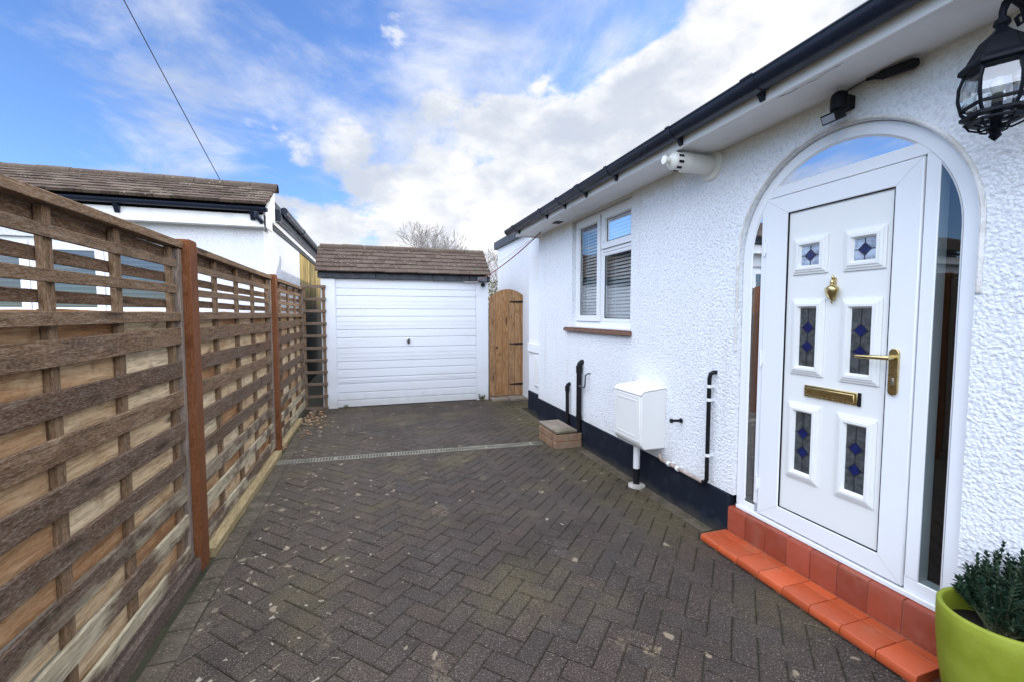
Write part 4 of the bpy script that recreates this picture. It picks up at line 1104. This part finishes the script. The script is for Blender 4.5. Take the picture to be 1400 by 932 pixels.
# ------------------------------------------------------------------ trees beyond
def bare_tree(x, y, h, seed, lab, spread=.55):
    rg = random.Random(seed); tr = MB(); br = MB()
    def grow(p, d, L, r, dep):
        segs = 3; pts = [p]; q = p.copy()
        for i in range(segs):
            d = (d + Vector((rg.uniform(-.16,.16), rg.uniform(-.16,.16), rg.uniform(-.02,.10)))).normalized()
            q = q + d*L/segs; pts.append(q.copy())
        (tr if dep == 0 else br).tube(pts, [r*(1-.13*i) for i in range(segs+1)], 6 if dep < 2 else 3, caps=False)
        if dep >= 7: return
        n = rg.choice((2,3,3)) if dep < 4 else rg.choice((2,2,3))
        for k in range(n):
            a = rg.uniform(0, 6.28); s = rg.uniform(.35, .75)*(1 if dep else .8)
            u = d.orthogonal().normalized(); w = d.cross(u)
            nd = (d + (u*math.cos(a)+w*math.sin(a))*s*1.2*spread/.55 + Vector((0,0,.12))).normalized()
            grow(pts[-1] if k < 2 else pts[2], nd, L*rg.uniform(.66,.86), max(.0195, r*.60), dep+1)
    grow(Vector((x,y,-.1)), Vector((0,0,1)), h*.27, h*.022, 0)
    T = thing('bare_tree', lab, 'tree', (x, y, 0), 'bare trees far beyond the garage')
    obj('trunk', tr, M['bark'], T); obj('crown', br, M['bark'], T, sm=False)
bare_tree(1.5, 40, 8.0, 3, 'bare tree with faint twigs showing over the left half of the garage ridge')
bare_tree(4.7, 40, 9.7, 9, 'tallest bare tree, its round crown over the middle of the garage ridge')
bare_tree(6.7, 43, 9.3, 4, 'bare tree just beside the tallest one, over the garage ridge')
bare_tree(8.5, 40, 8.2, 5, 'bare tree over the end of the garage ridge nearest the gate')
bare_tree(9.9, 36, 7.0, 6, 'bare pale tree in the gap between garage roof and bungalow')
rnd.seed(33); m = MB(); st = MB()
T = thing('evergreen_shrub', 'olive green shrub in the narrow gap above the side gate', 'shrub', (3.2, 12.2, 0))
for k in range(2600):
    a = rnd.uniform(0, 6.3); r = rnd.random()**.5*.62; z = rnd.uniform(.2, 2.35)
    r *= (1-.35*(z/2.4)**3)*(1+.2*math.sin(a*3+z*4))
    q = Vector((3.2+r*math.cos(a), 12.2+r*math.sin(a), z)); d = Vector((rnd.uniform(-1,1), rnd.uniform(-1,1), rnd.uniform(-.3,1)))
    leaf(m, q, d, Vector((rnd.uniform(-1,1),rnd.uniform(-1,1),.5)), rnd.uniform(.05,.10), .035)
for k in range(7): st.tube([(3.2,12.2,0),(3.2+rnd.uniform(-.2,.2),12.2+rnd.uniform(-.2,.2),1.0),(3.2+rnd.uniform(-.4,.4),12.2+rnd.uniform(-.4,.4),2.1)], [.03,.02,.008], 6)
obj('foliage', m, M['hedge'], T, sm=False); obj('stems', st, M['bark'], T)

# ------------------------------------------------------------------ sky, sun, camera
SUN_EL, SUN_AZ = 23, 77       # azimuth measured from +Y towards +X
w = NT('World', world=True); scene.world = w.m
sky = w.n('ShaderNodeTexSky', {'sky_type': 'NISHITA'})
sky.sun_disc = False; sky.sun_elevation = R(SUN_EL); sky.sun_rotation = R(SUN_AZ); sky.altitude = 50; sky.air_density = 1.0; sky.dust_density = .4; sky.ozone_density = 3.0
d = w.vm('NORMALIZE', w.n('ShaderNodeTexCoord').outputs['Generated'])
dx, dyy, dz = w.sep(d)
zz = w.math('MAXIMUM', dz, 0.0)
inv = w.math('DIVIDE', 1.0, w.math('ADD', zz, .14))
pl = w.vm('SCALE', w.n('ShaderNodeCombineXYZ', X=dx, Y=dyy, Z=0.0).outputs[0], inv)
front = w.ss(dyy, -.2, .25)
# cumulus bank low in front
cv = w.vm('MULTIPLY', d, (1, 1, 1.7))
n1 = w.math('ADD', w.math('MULTIPLY', w.noise(w.vm('ADD', cv, (3.1,.4,.2)), 4.6, 9, .58, .1), .8), w.math('MULTIPLY', w.vor(w.vm('ADD', cv, w.vm('SCALE', w.n('ShaderNodeTexNoise', Vector=cv, Scale=9.0, Detail=5.0).outputs['Color'], .09)), 8.5, 'SMOOTH_F1', Smoothness=.4), -.22))
n1 = w.math('ADD', n1, .19)
az = w.ss(dx, -.42, -.12)
band = w.ss(w.math('SUBTRACT', dz, w.math('MULTIPLY', dx, .42)), .20, .50, 1, 0)
b1 = w.math('MULTIPLY', w.math('MULTIPLY', az, band), .36)
cum = w.ss(w.math('ADD', n1, b1), .63, .72)
# high broken layer
n2 = w.noise(w.vm('ADD', w.vm('MULTIPLY', pl, (1.0,.8,1)), (5.3,1.7,0)), 1.7, 9, .60, .35)
n2b = w.noise(w.vm('ADD', pl, (1.3,7.7,0)), .7, 4, .5)
b2 = w.ss(dx, -.7, .75, .0, .14)
hi = w.math('MULTIPLY', w.ss(w.math('ADD', w.math('ADD', w.math('MULTIPLY', n2, .7), w.math('MULTIPLY', n2b, .3)), b2), .47, .70), .88)
mask = w.math('SUBTRACT', 1.0, w.math('MULTIPLY', w.math('SUBTRACT', 1.0, cum), w.math('SUBTRACT', 1.0, hi)))
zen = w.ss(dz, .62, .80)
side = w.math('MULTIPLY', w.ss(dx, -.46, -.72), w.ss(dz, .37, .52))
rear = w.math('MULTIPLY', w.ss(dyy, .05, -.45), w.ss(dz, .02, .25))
thin = w.math('MAXIMUM', zen, w.math('MAXIMUM', side, rear))  # weight of the added out-of-view fill, not cloud thickness
shade = w.noise(w.vm('ADD', cv, (3.4,.1,.6)), 6.0, 7, .55)
ccol = w.mix(w.ss(shade, .36, .66), (.64,.70,.82), (1.06,1.06,1.07))
ccol = w.mix(w.ss(hi, .2, .8, .0, .15), ccol, (1,1,1))
ccol = w.mix(thin, ccol, (.88,.96,1.13))
# unseen sky overhead, behind and left brightened as added fill for the walls
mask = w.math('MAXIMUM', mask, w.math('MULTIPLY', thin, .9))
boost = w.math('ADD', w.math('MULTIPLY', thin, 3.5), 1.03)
bg1 = w.n('ShaderNodeBackground', Color=w.mix(1.0, sky.outputs[0], (1.2,1.42,1.88), 'MULTIPLY'), Strength=.15)
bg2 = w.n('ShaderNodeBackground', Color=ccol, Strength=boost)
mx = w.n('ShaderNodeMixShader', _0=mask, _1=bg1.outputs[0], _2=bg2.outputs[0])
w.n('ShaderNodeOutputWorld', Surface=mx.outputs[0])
sl = bpy.data.lights.new('sun', 'SUN'); sl.energy = 2.2; sl.angle = R(1.5); sl.color = (1, .93, .82)
so = bpy.data.objects.new('sun', sl); col.objects.link(so)
sd = Vector((math.sin(R(SUN_AZ))*math.cos(R(SUN_EL)), math.cos(R(SUN_AZ))*math.cos(R(SUN_EL)), math.sin(R(SUN_EL))))
so.rotation_euler = sd.to_track_quat('Z', 'Y').to_euler(); so.location = (8, 3, 8)

cd = bpy.data.cameras.new('camera'); cam = bpy.data.objects.new('camera', cd); col.objects.link(cam)
F = 600.0; yaw = math.atan2(190, F); pitch = -math.atan2(36, F)
cd.sensor_width = 36; cd.lens = F/1400*36; cd.clip_start = .02; cd.clip_end = 1000
fw = Vector((math.sin(yaw)*math.cos(pitch), math.cos(yaw)*math.cos(pitch), math.sin(pitch)))
rt = Vector((math.cos(yaw), -math.sin(yaw), 0)); up = rt.cross(fw)
Mc = Matrix((rt, up, -fw)).transposed().to_4x4(); Mc.translation = (0, 0, 1.42)
cam.matrix_world = Mc
scene.camera = cam
scene.view_settings.view_transform = 'Standard'; scene.view_settings.look = 'None'; scene.view_settings.exposure = 0
